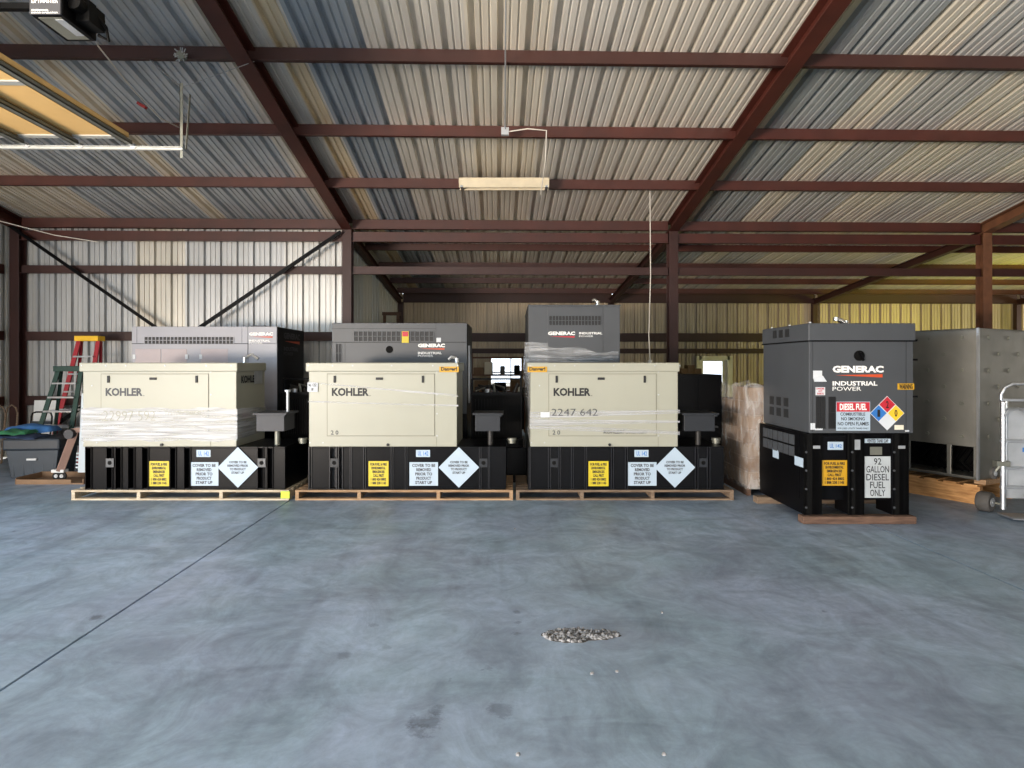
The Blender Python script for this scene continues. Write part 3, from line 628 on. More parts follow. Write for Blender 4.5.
def louvers(parent, x0, x1, z0, z1, n, y=0.0, fr='F', name='louver', m=None):
    c = MB(); c.box(x0, y-.002, z0, x1, y+.002, z1)
    o = c.build(name, m or M['louvre'], parent)
    s = MB(); st_ = (x1-x0)/n
    for i in range(n+1):
        x = x0+i*st_; s.box(x-.1*st_, y-.012, z0, x+.1*st_, y-.002, z1)
    s.box(x0, y-.012, (z0+z1)/2-.004, x1, y-.002, (z0+z1)/2+.004)
    s.build('slat', parent.get('_m') and M[parent['_m']] or M['dgrey'], o)
    return o

# the one standing out on the right
D = 6.72; k = D/F; a = P(809, 515, D)
t = thing('generator', 'charcoal generator standing alone at the right on a tall black fuel tank', 'generator', (a.x, a.y, .085), TH, 'charcoal generators'); G = t
X = lambda px: (px-809)*k; Z = lambda py: (515.2-py)*k
W = 106*k; DP = 1.22
MB().box(0, 0, Z(433.5), W-.02, DP, Z(341.5)).build('enclosure', M['dgrey'], t, .005)
MB().box(-.012, -.014, Z(341.5), W, DP+.01, Z(323.5)).build('lid', M['dgrey'], t, .01)
MB().box(-.016, -.018, Z(342), W+.012, DP+.01, Z(340.7)).build('lid_seam', M['black'], t)
c = MB(); c.box(X(906)-.002, -.003, Z(433), X(906)+.002, 0, Z(342)); c.box(X(812.5), -.003, Z(433), X(812.5)+.003, 0, Z(342)); c.build('panel_seam', M['louvre'], t)
lw, lo = MB(), MB(); logo(lw, lo, (X(832.5), 0, Z(373)), 51*k); lw.build('lettering', M['whiteink'], t); lo.build('logo_stripe', M['orange'], t)
c = MB(); c.cyl((X(859), -.012, Z(356)), (X(859), .0, Z(356)), 5.2*k, 20); c.build('lock_recess', M['blackm'], t); c = MB(); c.bar((X(859), -.03, Z(353)), (X(862), -.03, Z(361)), .02, .02); c.build('handle', M['black'], t)
dn = label_plate('hazard_sign', (X(836), 0, Z(431)), 34*k, 29*k, FRONT, M['lblue'], t, lab='DIESEL FUEL sign in red, white and black')
slab((X(836.5), -.003, Z(412)), 33*k, 9.5*k, FRONT, .001).build('red_band', M['redink'], dn)
c = MB(); text(c, 'DIESEL FUEL', (X(839.5), -.004, Z(410.5)), 27*k, 6.6*k, FRONT, .03); c.build('lettering', M['whiteink'], dn)
c = MB(); text(c, 'COMBUSTIBLE', (X(840), -.003, Z(416)), 25*k, 3.2*k); text(c, 'NO SMOKING', (X(841), -.003, Z(420.8)), 23.5*k, 3.4*k); text(c, 'NO OPEN FLAMES', (X(837.5), -.003, Z(425.8)), 31*k, 3.6*k); text(c, 'FOR USED UTILITY TANKS ONLY', (X(837.5), -.003, Z(429.5)), 31*k, 1.7*k); c.build('lettering', M['ink'], dn)
cx, cz, rr = X(887), Z(413.5), 17.2*k; y = -.001
dm = diamond((cx, y, cz), rr, FRONT, M['white'], t, 'hazard_diamond'); dm['label'] = 'four colour hazard diamond'
h_ = rr/2*.93
for (ox, oz, m_, n_, ch) in ((0, .5, 'redink', 'red_quarter', '2'), (-.5, 0, 'blueink', 'blue_quarter', '1'), (.5, 0, 'yelink', 'yellow_quarter', '0'), (0, -.5, 'white', 'white_quarter', None)):
    qd = diamond((cx+ox*rr, y-.003, cz+oz*rr), h_, FRONT, M[m_], dm, n_, .001)
    if ch: c = MB(); text(c, ch, (cx+ox*rr-1.4*k, y-.0045, cz+oz*rr-3.6*k), 2.8*k, 7.2*k, FRONT, .02); c.build('numeral', M['ink'], dm)
label_plate('yellow_sticker', (X(897.5), 0, Z(390)), 16.5*k, 6.2*k, FRONT, M['amber'], t, ['WARNING'], M['ink'])
c = slab((X(813), 0, Z(379)), 9*k, 8*k, FRONT); c.prism([(X(814), Z(382)), (X(826), Z(382)), (X(822), Z(376)), (X(813), Z(378))], lambda p, q: (p, -.005, q), lambda p, q: (p, -.02, q)); c.build('paper_sheet', M['white'], t)
rp = label_plate('small_label', (X(815.5), 0, Z(395.5)), 9.5*k, 8*k, FRONT, M['white'], t, ['DANGER', 'HOT', 'PARTS'], M['redink'])
for (x, z, w_, h2, m_) in ((810.5, 430, 4.5, 6.5, 'white'), (815, 430.5, 7.5, 2, 'white'), (894.5, 430, 9, 4.6, 'doorp'), (905, 432, 4, 1.6, 'white')): label_plate('small_label', (X(x), 0, Z(z)), w_*k, h2*k, FRONT, M[m_], t)
t['_m'] = 'louvre'
for (x0, x1, z0, z1) in ((816, 824.5, 429, 397), (828.5, 835, 429, 397)): louvers(t, X(x0), X(x1), Z(z0), Z(z1), 5)
del t['_m']
# side louvres on its left face
for (ya, za) in ((.2, Z(334.5)), ): pass
for i in range(3):
    c = MB(); yy = .45+.17*i; c.box(-.014-.004, yy, Z(341)+.06, -.01, yy+.1, Z(326)-.01); c.build('louver', M['louvre'], t)
for i in range(3):
    for jx in range(2):
        c = MB(); yy = .50+.2*i; zz = Z(425)+.03+jx*.13; c.box(-.004, yy, zz, .002, yy+.12, zz+.1); c.build('louver', M['louvre'], t)
c = MB()
for yy, zz in ((.1, Z(323)), (.6, Z(323)), (1.1, Z(323))): c.cyl((.06, yy, zz), (.06, yy, zz+.015), .015, 8)
c.build('bolt', M['alum'], t)
# exhaust rain cap
c = MB(); ex_, ey = X(871), .55; z0 = Z(324); c.cyl((ex_, ey, z0), (ex_, ey, z0+.05), .03, 12); c.tube([(ex_, ey, z0+.045), (ex_-.03, ey, z0+.07), (ex_-.09, ey, z0+.09)], [.03, .028, .022], 12); c.cyl((ex_-.09, ey, z0+.07), (ex_-.09, ey, z0+.11), .032, 12); c.cyl((ex_+.03, ey, z0+.04), (ex_+.03, ey, z0+.075), .02, 10); c.build('exhaust_cap', M['brass'], t, smooth=True)
for zz in (Z(340.5), Z(360), Z(397)): MB().box(W-.022, -.0, zz-.01, W+.03, .03, zz+.01).build('hinge', M['black'], t)
# tank
TW = X(909)-X(804); tx0 = X(804)+.0
c = MB(); c.box(tx0+.01, .10, .14, tx0+TW-.01, DP-.02, Z(434)); tank = c.build('fuel_tank', M['tank'], t, .004)
c = MB(); c.box(tx0, .28, 0, tx0+.02, DP-.02, .2); c.box(tx0-.004, .1, .16, tx0+.01, DP-.02, Z(434)); tank2 = c.build('side_skirt', M['black'], t)
for (p, q, zb) in ((804, 807, 0), (812, 820, 0), (820, 822, 0), (849, 852, 0), (855, 861, 0), (861, 864.5, 0), (892, 895, 0), (899, 905, 0), (905, 909, 0)):
    c = MB(); c.box(X(p), -.0, zb, X(q), .3, Z(433.5)); c.build('rib', M['black'], t, .003)
c = MB(); c.box(X(804), .0, 0, X(822), .012, Z(434)); c.box(X(848), 0, 0, X(864), .012, Z(434)); c.box(X(893), 0, 0, X(909), .012, Z(434)); c.build('leg_plate', M['blackm'], t)
c = MB()
for px in (806, 852, 894):
    for zz in (.08, .28, .48, .68): c.cyl((X(px), -.01, zz), (X(px), .0, zz), .012, 8)
c.build('bolt', M['dgrey'], t)
label_plate('warning_label', (X(823), .03, Z(486.5)), 25.5*k, 25.5*k, FRONT, M['amber'], t, ['FOR FUEL & FIRE', 'ENVIRONMENTAL', 'EMERGENCIES', 'CALL FIRST', '1 800 424 8802', '1 888 238 1145'], M['ink'], lab='yellow label')
MB().box(X(822), .033, Z(487.5), X(849), .1, Z(436)).build('label_backing', M['black'], t)
label_plate('capacity_sign', (X(865.5), .02, Z(498.5)), 26*k, 41.5*k, FRONT, mat('grey_sign', '#a9b0b4', .5), t, ['92', 'GALLON', 'DIESEL', 'FUEL', 'ONLY'], M['ink'], .04, .01, 'grey 92 GALLON DIESEL FUEL ONLY sign', .18)
MB().box(X(864), .023, Z(500), X(893), .1, Z(440)).build('label_backing', M['black'], t)
ap = label_plate('approval_label', (X(829), .03, Z(450.5)), 15.5*k, 8*k, FRONT, M['lblue'], t); c = MB(); text(c, 'UL', (X(831), .026, Z(448.8)), 4*k, 4.6*k); text(c, '142', (X(837), .026, Z(448.4)), 6*k, 3.6*k); c.build('lettering', M['blueink'], ap)
label_plate('small_label', (X(865.5), .02, Z(443.5)), 26*k, 4.2*k, FRONT, M['lblue'], t, ['VENTED TANK CAP'], M['inkg'])
label_plate('small_label', (X(871), .02, Z(455.5)), 12*k, 8*k, FRONT, M['strut'], t)
label_plate('small_label', (X(854.5), -.003, Z(450)), 5.5*k, 10*k, FRONT, M['alum'], t)
for px in (813, 898): label_plate('small_label', (X(px), -.003, Z(449)), 7*k, 3*k, FRONT, M['alum'], t)
for (ya, w_) in ((.0, .2), (.62, .16)): label_plate('small_label', (tx0-.008, ya+w_, Z(468)), w_, .1, LEFT, M['lblue'], t)
for i in range(6):
    for jz in range(2): MB().box(tx0-.012, .22+.145*i, Z(434)-.15-.13*jz, tx0-.004, .34+.145*i, Z(434)-.04-.13*jz).build('louver', M['dgrey'], t)
# its timber skids
f0 = thing('timber_skid', 'dark red-brown timber under the front of the lone charcoal generator', 'timber', P(803, 523, 6.65), TH, 'timber skids'); f0.location.z = 0
MB().box(0, 0, 0, 113*k, .13, .083).build('beam', M['woodr'], f0, .012)
f0 = thing('timber_skid', 'dark timber under the back of the lone charcoal generator', 'timber', P(757, 500, 7.62), TH, 'timber skids'); f0.location.z = 0
MB().box(0, 0, 0, 1.5, .13, .083).build('beam', M['woodd'], f0, .01)

# rear row A: long one, daylight put into its pale grey
D = 9.6; k = D/F
a = P(132, 490, D); t = thing('generator', 'long grey generator behind the leftmost cream one, daylight wash put into its pale colour', 'generator', (a.x, a.y, 0), TH, 'charcoal generators')
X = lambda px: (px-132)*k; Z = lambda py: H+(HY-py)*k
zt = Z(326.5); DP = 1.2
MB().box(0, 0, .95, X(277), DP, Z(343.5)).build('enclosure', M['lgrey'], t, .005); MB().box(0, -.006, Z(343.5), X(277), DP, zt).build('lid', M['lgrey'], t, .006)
MB().box(0, .02, .1, X(280), DP, .95).build('fuel_tank', M['tank'], t, .005)
MB().box(X(277), .0, .95, X(277)+.012, DP, zt-.01).build('end_panel', M['black'], t, .003)
MB().box(-.02, .05, 0, X(281), DP, .1).build('base_frame', M['blackm'], t)
c = MB(); c.box(X(248)-.003, -.009, .95, X(248)+.003, 0, zt); c.box(0, -.009, Z(344), X(248), 0, Z(343.3)); c.box(X(137), -.009, Z(343), X(137)+.004, 0, zt); c.box(X(242), -.009, Z(343), X(242)+.003, 0, zt); c.build('panel_seam', M['inkg'], t)
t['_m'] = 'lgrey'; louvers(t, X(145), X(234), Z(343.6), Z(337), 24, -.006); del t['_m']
for p, q in ((135.5, 161), (161.8, 187), (201, 228)): MB().box(X(p), -.006, 1.3, X(q), .0, Z(349)).build('access_door', M['pinkp'], t, .002)
for px in (134.5, 187, 201): MB().box(X(px)-.02, -.014, Z(359), X(px)+.022, -.006, Z(354.5)).build('latch', M['white'], t)
lw, lo = MB(), MB(); logo(lw, lo, (X(249.3), -.008, Z(335.6)), 24*k); lw.build('lettering', M['whiteink'], t); lo.build('logo_stripe', M['orange'], t)
lw, lo = MB(), MB(); logo(lw, lo, (X(277)+.012, .25, Z(338)), .75, RIGHT); lw.build('lettering', M['inkg'], t); lo.build('logo_stripe', M['orange'], t)
MB().box(X(248), .1, zt, X(262), DP-.1, zt+.02).build('roof_hatch', M['inkg'], t)
# rear row B
a = P(332, 490, D); t = thing('generator', 'charcoal generator behind the middle cream one, red and yellow sticker on its louvers', 'generator', (a.x, a.y, 0), TH, 'charcoal generators')
X = lambda px: (px-332)*k; zt = Z(323)
MB().box(0, 0, .95, X(467), 1.2, Z(342.3)).build('enclosure', M['dgrey'], t, .005); MB().box(0, -.008, Z(342.3), X(467), 1.2, zt).build('lid', M['dgrey'], t, .006)
MB().box(0, .02, .1, X(467), 1.2, .95).build('fuel_tank', M['tank'], t, .005); MB().box(-.02, .05, 0, X(467), 1.2, .1).build('base_frame', M['blackm'], t)
MB().box(X(467), .3, 1.1, X(468.5), .42, Z(345)).build('side_post', M['white'], t)
c = MB(); c.box(X(436)-.002, -.011, Z(342), X(436)+.002, 0, zt); c.box(X(332), -.011, Z(342.6), X(467), 0, Z(342)); c.box(X(345), -.003, 1, X(345)+.004, 0, Z(343)); c.box(X(332), -.011, Z(328.8), X(436), 0, Z(328.4)); c.build('panel_seam', M['louvre'], t)
louvers(t, X(354), X(434), Z(341), Z(331.5), 17, -.008); louvers(t, X(336), X(341.5), Z(362), Z(344), 2)
c = MB(); c.cyl((X(389.5), -.012, Z(349.5)), (X(389.5), 0, Z(349.5)), 3.6*k, 18); c.build('lock_recess', M['blackm'], t)
lw, lo = MB(), MB(); logo(lw, lo, (X(418), 0, Z(347.3)), 27*k); lw.build('lettering', M['whiteink'], t); lo.build('logo_stripe', M['orange'], t)
s_ = label_plate('warning_tag', (X(402), -.02, Z(342.8)), 7*k, 11.5*k, FRONT, M['yellow'], t); slab((X(402.5), -.0235, Z(336.5)), 6*k, 4.8*k, FRONT, .001).build('red_field', M['redink'], s_)
label_plate('small_label', (X(436.5), -.012, Z(342.2)), 4.5*k, 4.4*k, FRONT, M['white'], t)
# rear row C
a = P(528.5, 490, D); t = thing('generator', 'tall charcoal generator behind the cream one by the cartons, film around its left side', 'generator', (a.x, a.y, 0), TH, 'charcoal generators')
X = lambda px: (px-528.5)*k; zt = Z(305.5)
MB().box(0, 0, .95, X(620), 2.3, zt).build('enclosure', M['dgrey'], t, .006); MB().box(0, .02, .1, X(620), 2.3, .95).build('fuel_tank', M['tank'], t, .005); MB().box(0, .05, 0, X(620), 2.3, .1).build('base_frame', M['blackm'], t)
MB().box(X(547.5), -.008, 1.0, X(603), 0, zt-.02).build('access_door', M['dgrey'], t, .003)
MB().box(-.01, -.015, zt-.01, X(620)+.01, 2.32, zt+.01).build('lid', M['dgrey'], t, .004)
louvers(t, X(549), X(601), Z(325), Z(316), 16, -.008)
lw, lo = MB(), MB(); logo(lw, lo, (X(548), -.008, Z(335.2)), 27*k, stacked=False); lw.build('lettering', M['whiteink'], t); lo.build('logo_stripe', M['redink'], t)
c = MB(); ex_ = X(602); c.cyl((ex_, .5, zt), (ex_, .5, zt+.12), .04, 12); c.tube([(ex_, .5, zt+.1), (ex_-.05, .5, zt+.14), (ex_-.09, .5, zt+.12)], .03, 10); c.build('exhaust_cap', M['brass'], t, smooth=True)
c = MB(); n_ = 14
def wr(i, a, amp): return a + amp*math.sin(i*1.7)+amp*.6*math.sin(i*3.1+1)
for i in range(n_):
    xa, xb = -.06+(X(618)+.06)*i/n_, -.06+(X(618)+.06)*(i+1)/n_
    za, zb = Z(343+10*(i/n_)), Z(343+10*((i+1)/n_))
    c.add([(xa, -.04, Z(362)), (xb, -.04, Z(362)), (xb, -.05+wr(i+1, 0, .01), zb+.03*math.sin(i+1)), (xa, -.05+wr(i, 0, .01), za+.03*math.sin(i))], [(0, 1, 2, 3)])
c.add([(-.06, -.04, 1.1), (-.06, -.04, Z(342)), (-.06, 1.2, Z(342)), (-.06, 1.2, 1.1)], [(0, 1, 2, 3)])
c.add([(-.06, -.04, 1.1), (.3, -.045, 1.1), (.3, -.045, Z(343)), (-.06, -.04, Z(342))], [(0, 1, 2, 3)])
c.build('stretch_film', M['film'], t)

# open black equipment beside row C (behind the right cream one)
D = 9.0; k = D/F; a = P(676, 490, D); t = thing('equipment_cabinet', 'black steel equipment cabinet behind the right cream generator, beside the cartons', 'cabinet', (a.x, a.y, 0), TH)
Z = lambda py: H+(HY-py)*k
MB().box(0, 0, .1, 46*k, .75, Z(374.5)).build('body', M['black'], t, .006); MB().box(.02, -.012, .5, 20*k, 0, Z(378)).build('door', M['black'], t, .003); MB().box(22*k, -.012, .5, 44*k, 0, Z(378)).build('door', M['black'], t, .003)
MB().box(-.02, .05, 0, 46*k+.02, .7, .1).build('plinth', M['blackm'], t)
c = MB(); c.box(8*k, -.1, Z(427), 40*k, -.02, Z(425.5)); c.build('bracket', M['dgrey'], t)

# open engine sets between the rear enclosures
def engine_set(label, loc, rz=TH, W=1.0):
    t = thing('open_generator_set', label, 'generator', loc, rz, 'unhoused generator sets')
    MB().box(0, .0, .0, W, 1.6, .5).build('fuel_tank', M['tank'], t, .005)
    c = MB(); c.box(.05, .1, .5, .12, 1.5, .62); c.box(W-.12, .1, .5, W-.05, 1.5, .62); c.box(.05, .1, .5, W-.05, .18, .6); c.build('skid_frame', M['black'], t)
    c = MB(); c.box(W*.25, .45, .62, W*.75, 1.2, 1.05); c.box(W*.3, .5, 1.05, W*.7, 1.15, 1.18); c.cyl((W*.5, .3, .85), (W*.5, .46, .85), .16, 18); c.cyl((W*.72, .55, 1.0), (W*.72, .9, 1.0), .08, 14); c.build('engine_block', M['blackm'], t, .01)
    c = MB(); c.cyl((W*.5, 1.2, .85), (W*.5, 1.55, .85), .22, 20); c.build('alternator', M['inkg'], t)
    c = MB(); c.box(W*.1, .12, .62, W*.9, .24, 1.28); c.build('radiator', M['blackm'], t, .006)
    c = MB()
    for i in range(14): c.box(W*.14+i*W*.72/14, .105, .68, W*.14+i*W*.72/14+.008, .12, 1.2)
    c.box(W*.08, .1, 1.26, W*.92, .26, 1.3); c.build('grille', M['black'], t)
    c = MB(); c.tube([(W*.2, .22, 1.2), (W*.15, .4, 1.35), (W*.4, .6, 1.38), (W*.6, .7, 1.15)], .03, 10); c.build('hose', M['pipe'], t, smooth=True)
    c = MB(); c.tube([(W*.7, .3, 1.1), (W*.85, .35, 1.42), (W*.95, .5, 1.2), (W*.95, .8, .7)], .025, 10); c.build('hose', M['pipe'], t, smooth=True)
    for i in range(5):
        c = MB(); x = W*(.15+.17*i); c.tube([(x, .3, 1.1), (x+.05*math.sin(i*2), .25, 1.32+.05*(i % 3)), (x+.12*math.cos(i*3), .4, 1.36+.04*(i % 2)), (x+.1, .7, 1.1)], .012+.004*(i % 3), 8); c.build('hose', M['pipe'] if i % 2 else M['strut'], t, smooth=True)
    c = MB(); c.bar((.08, .15, .5), (.08, .15, 1.5), .03, .03); c.bar((W-.08, .15, .5), (W-.08, .15, 1.62), .03, .03); c.bar((.08, .15, 1.5), (W-.08, .15, 1.5), .025, .025); c.build('guard_frame', M['black'], t)
    c = MB(); c.cyl((W*.35, .2, 1.3), (W*.35, .2, 1.35), .04, 12); c.build('cap', M['alum'], t)
    return t
p = P(466, 490, 9.0); engine_set('bare black engine set in the gap right of the middle cream generator', (p.x, p.y, 0), TH, .88)
p = P(275, 490, 9.1); engine_set('bare black engine set in the dark gap right of the leftmost cream generator', (p.x, p.y, 0), TH, .64)

# storage rack before the window
p = P(470, 400, 15.5); k = 15.5/F
t = thing('storage_rack', 'open steel storage rack in front of the bright window', 'rack', (p.x, p.y, 0), TH)
for x in (0, 1.35):
    for y in (0, .5): MB().box(x, y, 0, x+.04, y+.04, 2.0).build('post', M['rust'], t)
for z in (.5, 1.0, 1.42, 1.86): MB().box(0, 0, z, 1.39, .54, z+.04).build('shelf', M['rust'], t)
for i, (x, z, w_, h2, m_) in enumerate(((.08, 1.46, .25, .16, 'card'), (.36, 1.46, .2, .3, 'doorp'), (.75, 1.46, .12, .2, 'dgrey'), (1.1, 1.46, .15, .22, 'blackm'), (.1, 1.04, .35, .25, 'card2'), (.6, 1.04, .3, .2, 'blackm'), (1.0, 1.04, .3, .28, 'card'))):
    q = Vector((p.x, p.y, 0)) + Vector((x*ct-.1*st, x*st+.1*ct, z)); c = MB().box(0, 0, 0, w_, .3, h2); c.box(.01, .01, h2, w_-.01, .29, h2+.012); b_ = c.build('storage_box', M[m_], bevel=.004); b_.location = q; b_.rotation_euler.z = TH
    tag(b_, ['short brown carton at the left on the rack top shelf', 'tall pale box on the rack top shelf', 'narrow grey canister on the rack top shelf', 'black case at the right of the rack top shelf', 'pinkish carton on the rack middle shelf', 'low black case on the rack middle shelf', 'brown carton at the right of the rack middle shelf'][i], 'box', 'boxes on the storage rack')
# little brown frame on the left rear bay, seen above the grey generator
q = P(383, 322, 15); t = thing('wooden_frame_stand', 'brown wooden frame stand rising behind the charcoal generator in the rear bay', 'stand', (q.x, q.y, 0), .1)
for x in (0, .32):
    MB().box(x, 0, 0, x+.07, .07, 2.98).build('post', M['woodr'], t)
MB().box(-.02, -.01, 2.9, .42, .08, 2.98).build('crossbar', M['woodr'], t)
q = P(690, 372, 16.5)
for i in range(3):
    c = MB().box(0, 0, 0, .42, .4, .3); c.box(.2, -.002, 0, .23, 0, .3); b_ = c.build('storage_box', M['card']); b_.location = (P(681+i*7, 372, 16.5).x, q.y, .0 if i < 0 else 1.42); b_.rotation_euler.z = TH*(i+1)
    b_.scale = (.42, 1, .6+.3*(i % 2)); tag(b_, ['small brown carton left of the side door', 'middle brown carton left of the side door', 'brown carton nearest the side door'][i], 'box', 'cartons by the side door')
t = thing('work_table', 'wooden table carrying cartons beside the side door', 'table', (P(677, 372, 16.4).x, q.y-.1, 0), TH)
MB().box(0, 0, 1.36, .75, .6, 1.42).build('tabletop', M['woodd'], t)
for x in (.02, .67):
    for y in (.02, .52): MB().box(x, y, 0, x+.06, y+.06, 1.36).build('leg', M['woodd'], t)

# ------------------------------------------------------------------ wrapped carton pallet
a = P(747, 497, 8.1); kk = 8.1/F
pl = thing('wooden_pallet', 'dark pallet under the film wrapped cartons', 'pallet', (a.x, a.y, 0), TH)
for i in range(7): MB().box(0, i*.18, .1, .95, i*.18+.12, .12).build('deck_board', M['woodr'], pl)
for x in (0, .44, .9): MB().box(x, 0, 0, x+.05, 1.2, .1).build('stringer', M['woodr'], pl)
rz = TH; base = Vector((a.x, a.y, .121))
def at(x, y, z): return base + Vector((x*math.cos(rz)-y*math.sin(rz), x*math.sin(rz)+y*math.cos(rz), z))
hts = 7; ch = .185; cn = 0; nth = ['bottom', 'second', 'third', 'fourth', 'fifth', 'sixth', 'top']
for lv in range(hts):
    for cx_ in range(2):
        for cy in range(2):
            if lv == hts-1 and cy == 1 and cx_ == 0: continue
            jx, jy = random.uniform(-.006, .006), random.uniform(-.004, .004)
            c = MB(); c.box(0, 0, 0, .455, .58, ch-.004); c.box(.2, -.001, 0, .25, 0, ch-.006, 1)
            o = c.build('carton', [M['card'] if (lv+cx_) % 2 else M['card2'], M['doorp']], bevel=.006)
            o.location = at(.02+cx_*.465+jx, .01+cy*.59+jy, lv*ch); o.rotation_euler.z = rz+random.uniform(-.008, .008)
            tag(o, 'brown carton in the wrapped stack, %s layer, %s %s' % (nth[lv], 'front' if cy == 0 else 'back', 'left' if cx_ == 0 else 'right'), 'carton', 'cartons in the wrapped stack')
c = MB().box(0, 0, 0, .5, .4, .12); c.box(.23, -.001, 0, .27, .401, .122); o = c.build('carton', M['woodm'], bevel=.004); o.location = at(.38, .1, hts*ch+.0); o.rotation_euler.z = rz-.1
tag(o, 'flat tan carton lying on top of the wrapped stack', 'carton', 'cartons in the wrapped stack')
c = MB(); zt = hts*ch+.03
rim = []
for i in range(48):
    s = i/48*4; e = int(s); f_ = s-e
    x, y = [(f_, 0), (1, f_), (1-f_, 1), (0, 1-f_)][e]
    rim.append((-.02+x*.99, -.015+y*1.22, i))
rings = 12; vs = []
for r_ in range(rings+1):
    z = zt*r_/rings
    for x, y, i in rim:
        d = .012*math.sin(i*2.1+r_*.7)+.01*math.sin(i*.9-r_*1.9); vs.append(at(x+(x-.47)*(.02+d), y+(y-.6)*(.02+d), z-.03 if r_ == 0 else z + (0.03*math.sin(i*1.3) if r_ == rings else 0)))
fs = [(r_*48+i, r_*48+(i+1) % 48, (r_+1)*48+(i+1) % 48, (r_+1)*48+i) for r_ in range(rings) for i in range(48)]
c.add(vs, fs); f_ = c.build('stretch_film', M['filmb'], smooth=True); tag(f_, 'clear crinkled plastic film wound around the carton stack', 'plastic wrap')

# ------------------------------------------------------------------ perforated steel cabinet on a pallet
cn_ = P(978, 485, 7.56); far = P(911, 480, 8.25); e = (Vector((far.x, far.y, 0))-Vector((cn_.x, cn_.y, 0))); ang = math.atan2(e.y, e.x)
# local x runs from near corner back along the left face; local y runs towards the right-back
t = thing('steel_cabinet', 'large dull stainless steel cabinet with dimpled sides at the right', 'cabinet', (cn_.x, cn_.y, .30), ang)
Lx, Ly = 1.55, 1.5; hz = 1.86
c = MB()
# shell: local frame x back-left along the visible left face, -y towards the right
x_open = [(.06, .32), (.36, .78)]
c.box(0, -Ly, .0, Lx, -.03, hz) if False else None
c.box(0, -.03, .40, Lx, 0, hz)                  # left face above the openings
c.box(0, -.03, 0, Lx, 0, .035)
for a_, b_ in ((0, .05), (.30, .35), (.80, Lx)): c.box(a_, -.03, .035, b_, 0, .40)
c.box(0, -Ly, 0, .03, -.03, hz); c.box(Lx-.03, -Ly, 0, Lx, -.03, hz); c.box(0, -Ly, 0, Lx, -Ly+.03, hz); c.box(0, -Ly, hz-.03, Lx, 0, hz); c.box(0, -Ly, 0, Lx, 0, .03)
c.build('shell', M['steel'], t, .004)
MB().box(.05, -.5, .03, 1.2, -.46, .5).build('inner_panel', M['blackm'], t)
c = MB()
for i in range(9): c.tube([(.1+.07*i, -.3, .05), (.14+.07*i, -.12, .16+.02*(i % 3)), (.12+.07*i, -.3, .34)], .012, 6)
c.build('coil', M['black'], t)
c = MB(); c.box(-.012, -.02, 0, .014, .012, hz); c.build('corner_trim', M['alu'], t)
c = MB()
for r_ in range(7):
    for i in range(4):
        x = .18+i*.4+(.2 if r_ % 2 else 0); z = .52+r_*.205
        if x < Lx-.05: c.cyl((x, 0, z), (x, .012, z), .026, 12); c.box(x-.02, .012, z-.012, x+.02, .022, z)
for r_ in range(7):
    for i in range(3):
        y = -.25-i*.5-(.25 if r_ % 2 else 0); z = .52+r_*.205
        if y > -Ly+.05: c.cyl((0, y, z), (-.012, y, z), .026, 12)
c.build('dimple', M['strut'], t)['kind'] = 'stuff'
pp = thing('wooden_pallet', 'orange pine pallet under the steel cabinet', 'pallet', (cn_.x, cn_.y, 0), ang)
for i in range(7): MB().box(-.0+i*.23, -1.5, .22, .15+i*.23, .02, .245).build('deck_board', M['woodo'], pp, .003)
for y in (.0, -.75, -1.5): MB().box(-.02, y-.07, .11, 1.55, y, .22).build('stringer', M['woodo'], pp, .004)
for y in (.0, -.75, -1.5): MB().box(-.02, y-.09, 0, 1.55, y, .11).build('bottom_beam', M['woodo'], pp, .004)
MB().box(-.05, -1.5, .245, .08, -.08, .30).build('batten', M['woodm'], pp); MB().box(1.2, -1.5, .245, 1.33, -.08, .30).build('batten', M['woodm'], pp)

# ------------------------------------------------------------------ aluminium hand truck at the right edge
D = 7.0; k = D/F; a = P(1003, 517, D); t = thing('hand_truck', 'upright aluminium hand truck with looped handle at the right edge', 'hand truck', (a.x, a.y, 0), TH-.15)
Zt = lambda py: H+(HY-py)*k
W = .50
c = MB()
for x in (0, W): c.cyl((x, 0, .08), (x, 0, Zt(402)), .028, 12)
for x in (.05, W-.05): c.cyl((x, .03, .3), (x, .03, Zt(400)), .014, 10)
c.build('rail', M['alu'], t, smooth=True)
c = MB(); zz = Zt(398); pts = [(-.02, .0, zz-.02), (-.02, .0, zz+.04), (.02, .0, zz+.12), (.10, .0, zz+.16), (W-.1, .0, zz+.16), (W-.02, .0, zz+.12), (W+.02, 0, zz+.04), (W+.02, 0, zz-.02)]; c.tube(pts, .018, 10); c.build('handle', M['alu'], t, smooth=True)
c = MB(); c.tube([(0, -.03, Zt(416)), (.03, -.05, Zt(410)), (.12, -.06, Zt(408)), (.25, -.06, Zt(414)), (.34, -.05, Zt(420))], .014, 8); c.build('handle', M['alu'], t, smooth=True)
for py in (400, 441, 468, 487): MB().box(-.03, -.02, Zt(py)-.015, W+.02, .02, Zt(py)+.015).build('crossbar', M['alu'], t, .004)
MB().box(.02, .04, .2, W-.02, .05, Zt(408)).build('back_plate', M['alum'], t)
label_plate('blue_label', (.22, .038, Zt(452)), .16, .05, FRONT, M['blueink'], t)
c = MB(); c.box(-.04, -.25, .02, W+.04, .03, .035); c.build('toe_plate', M['alu'], t)
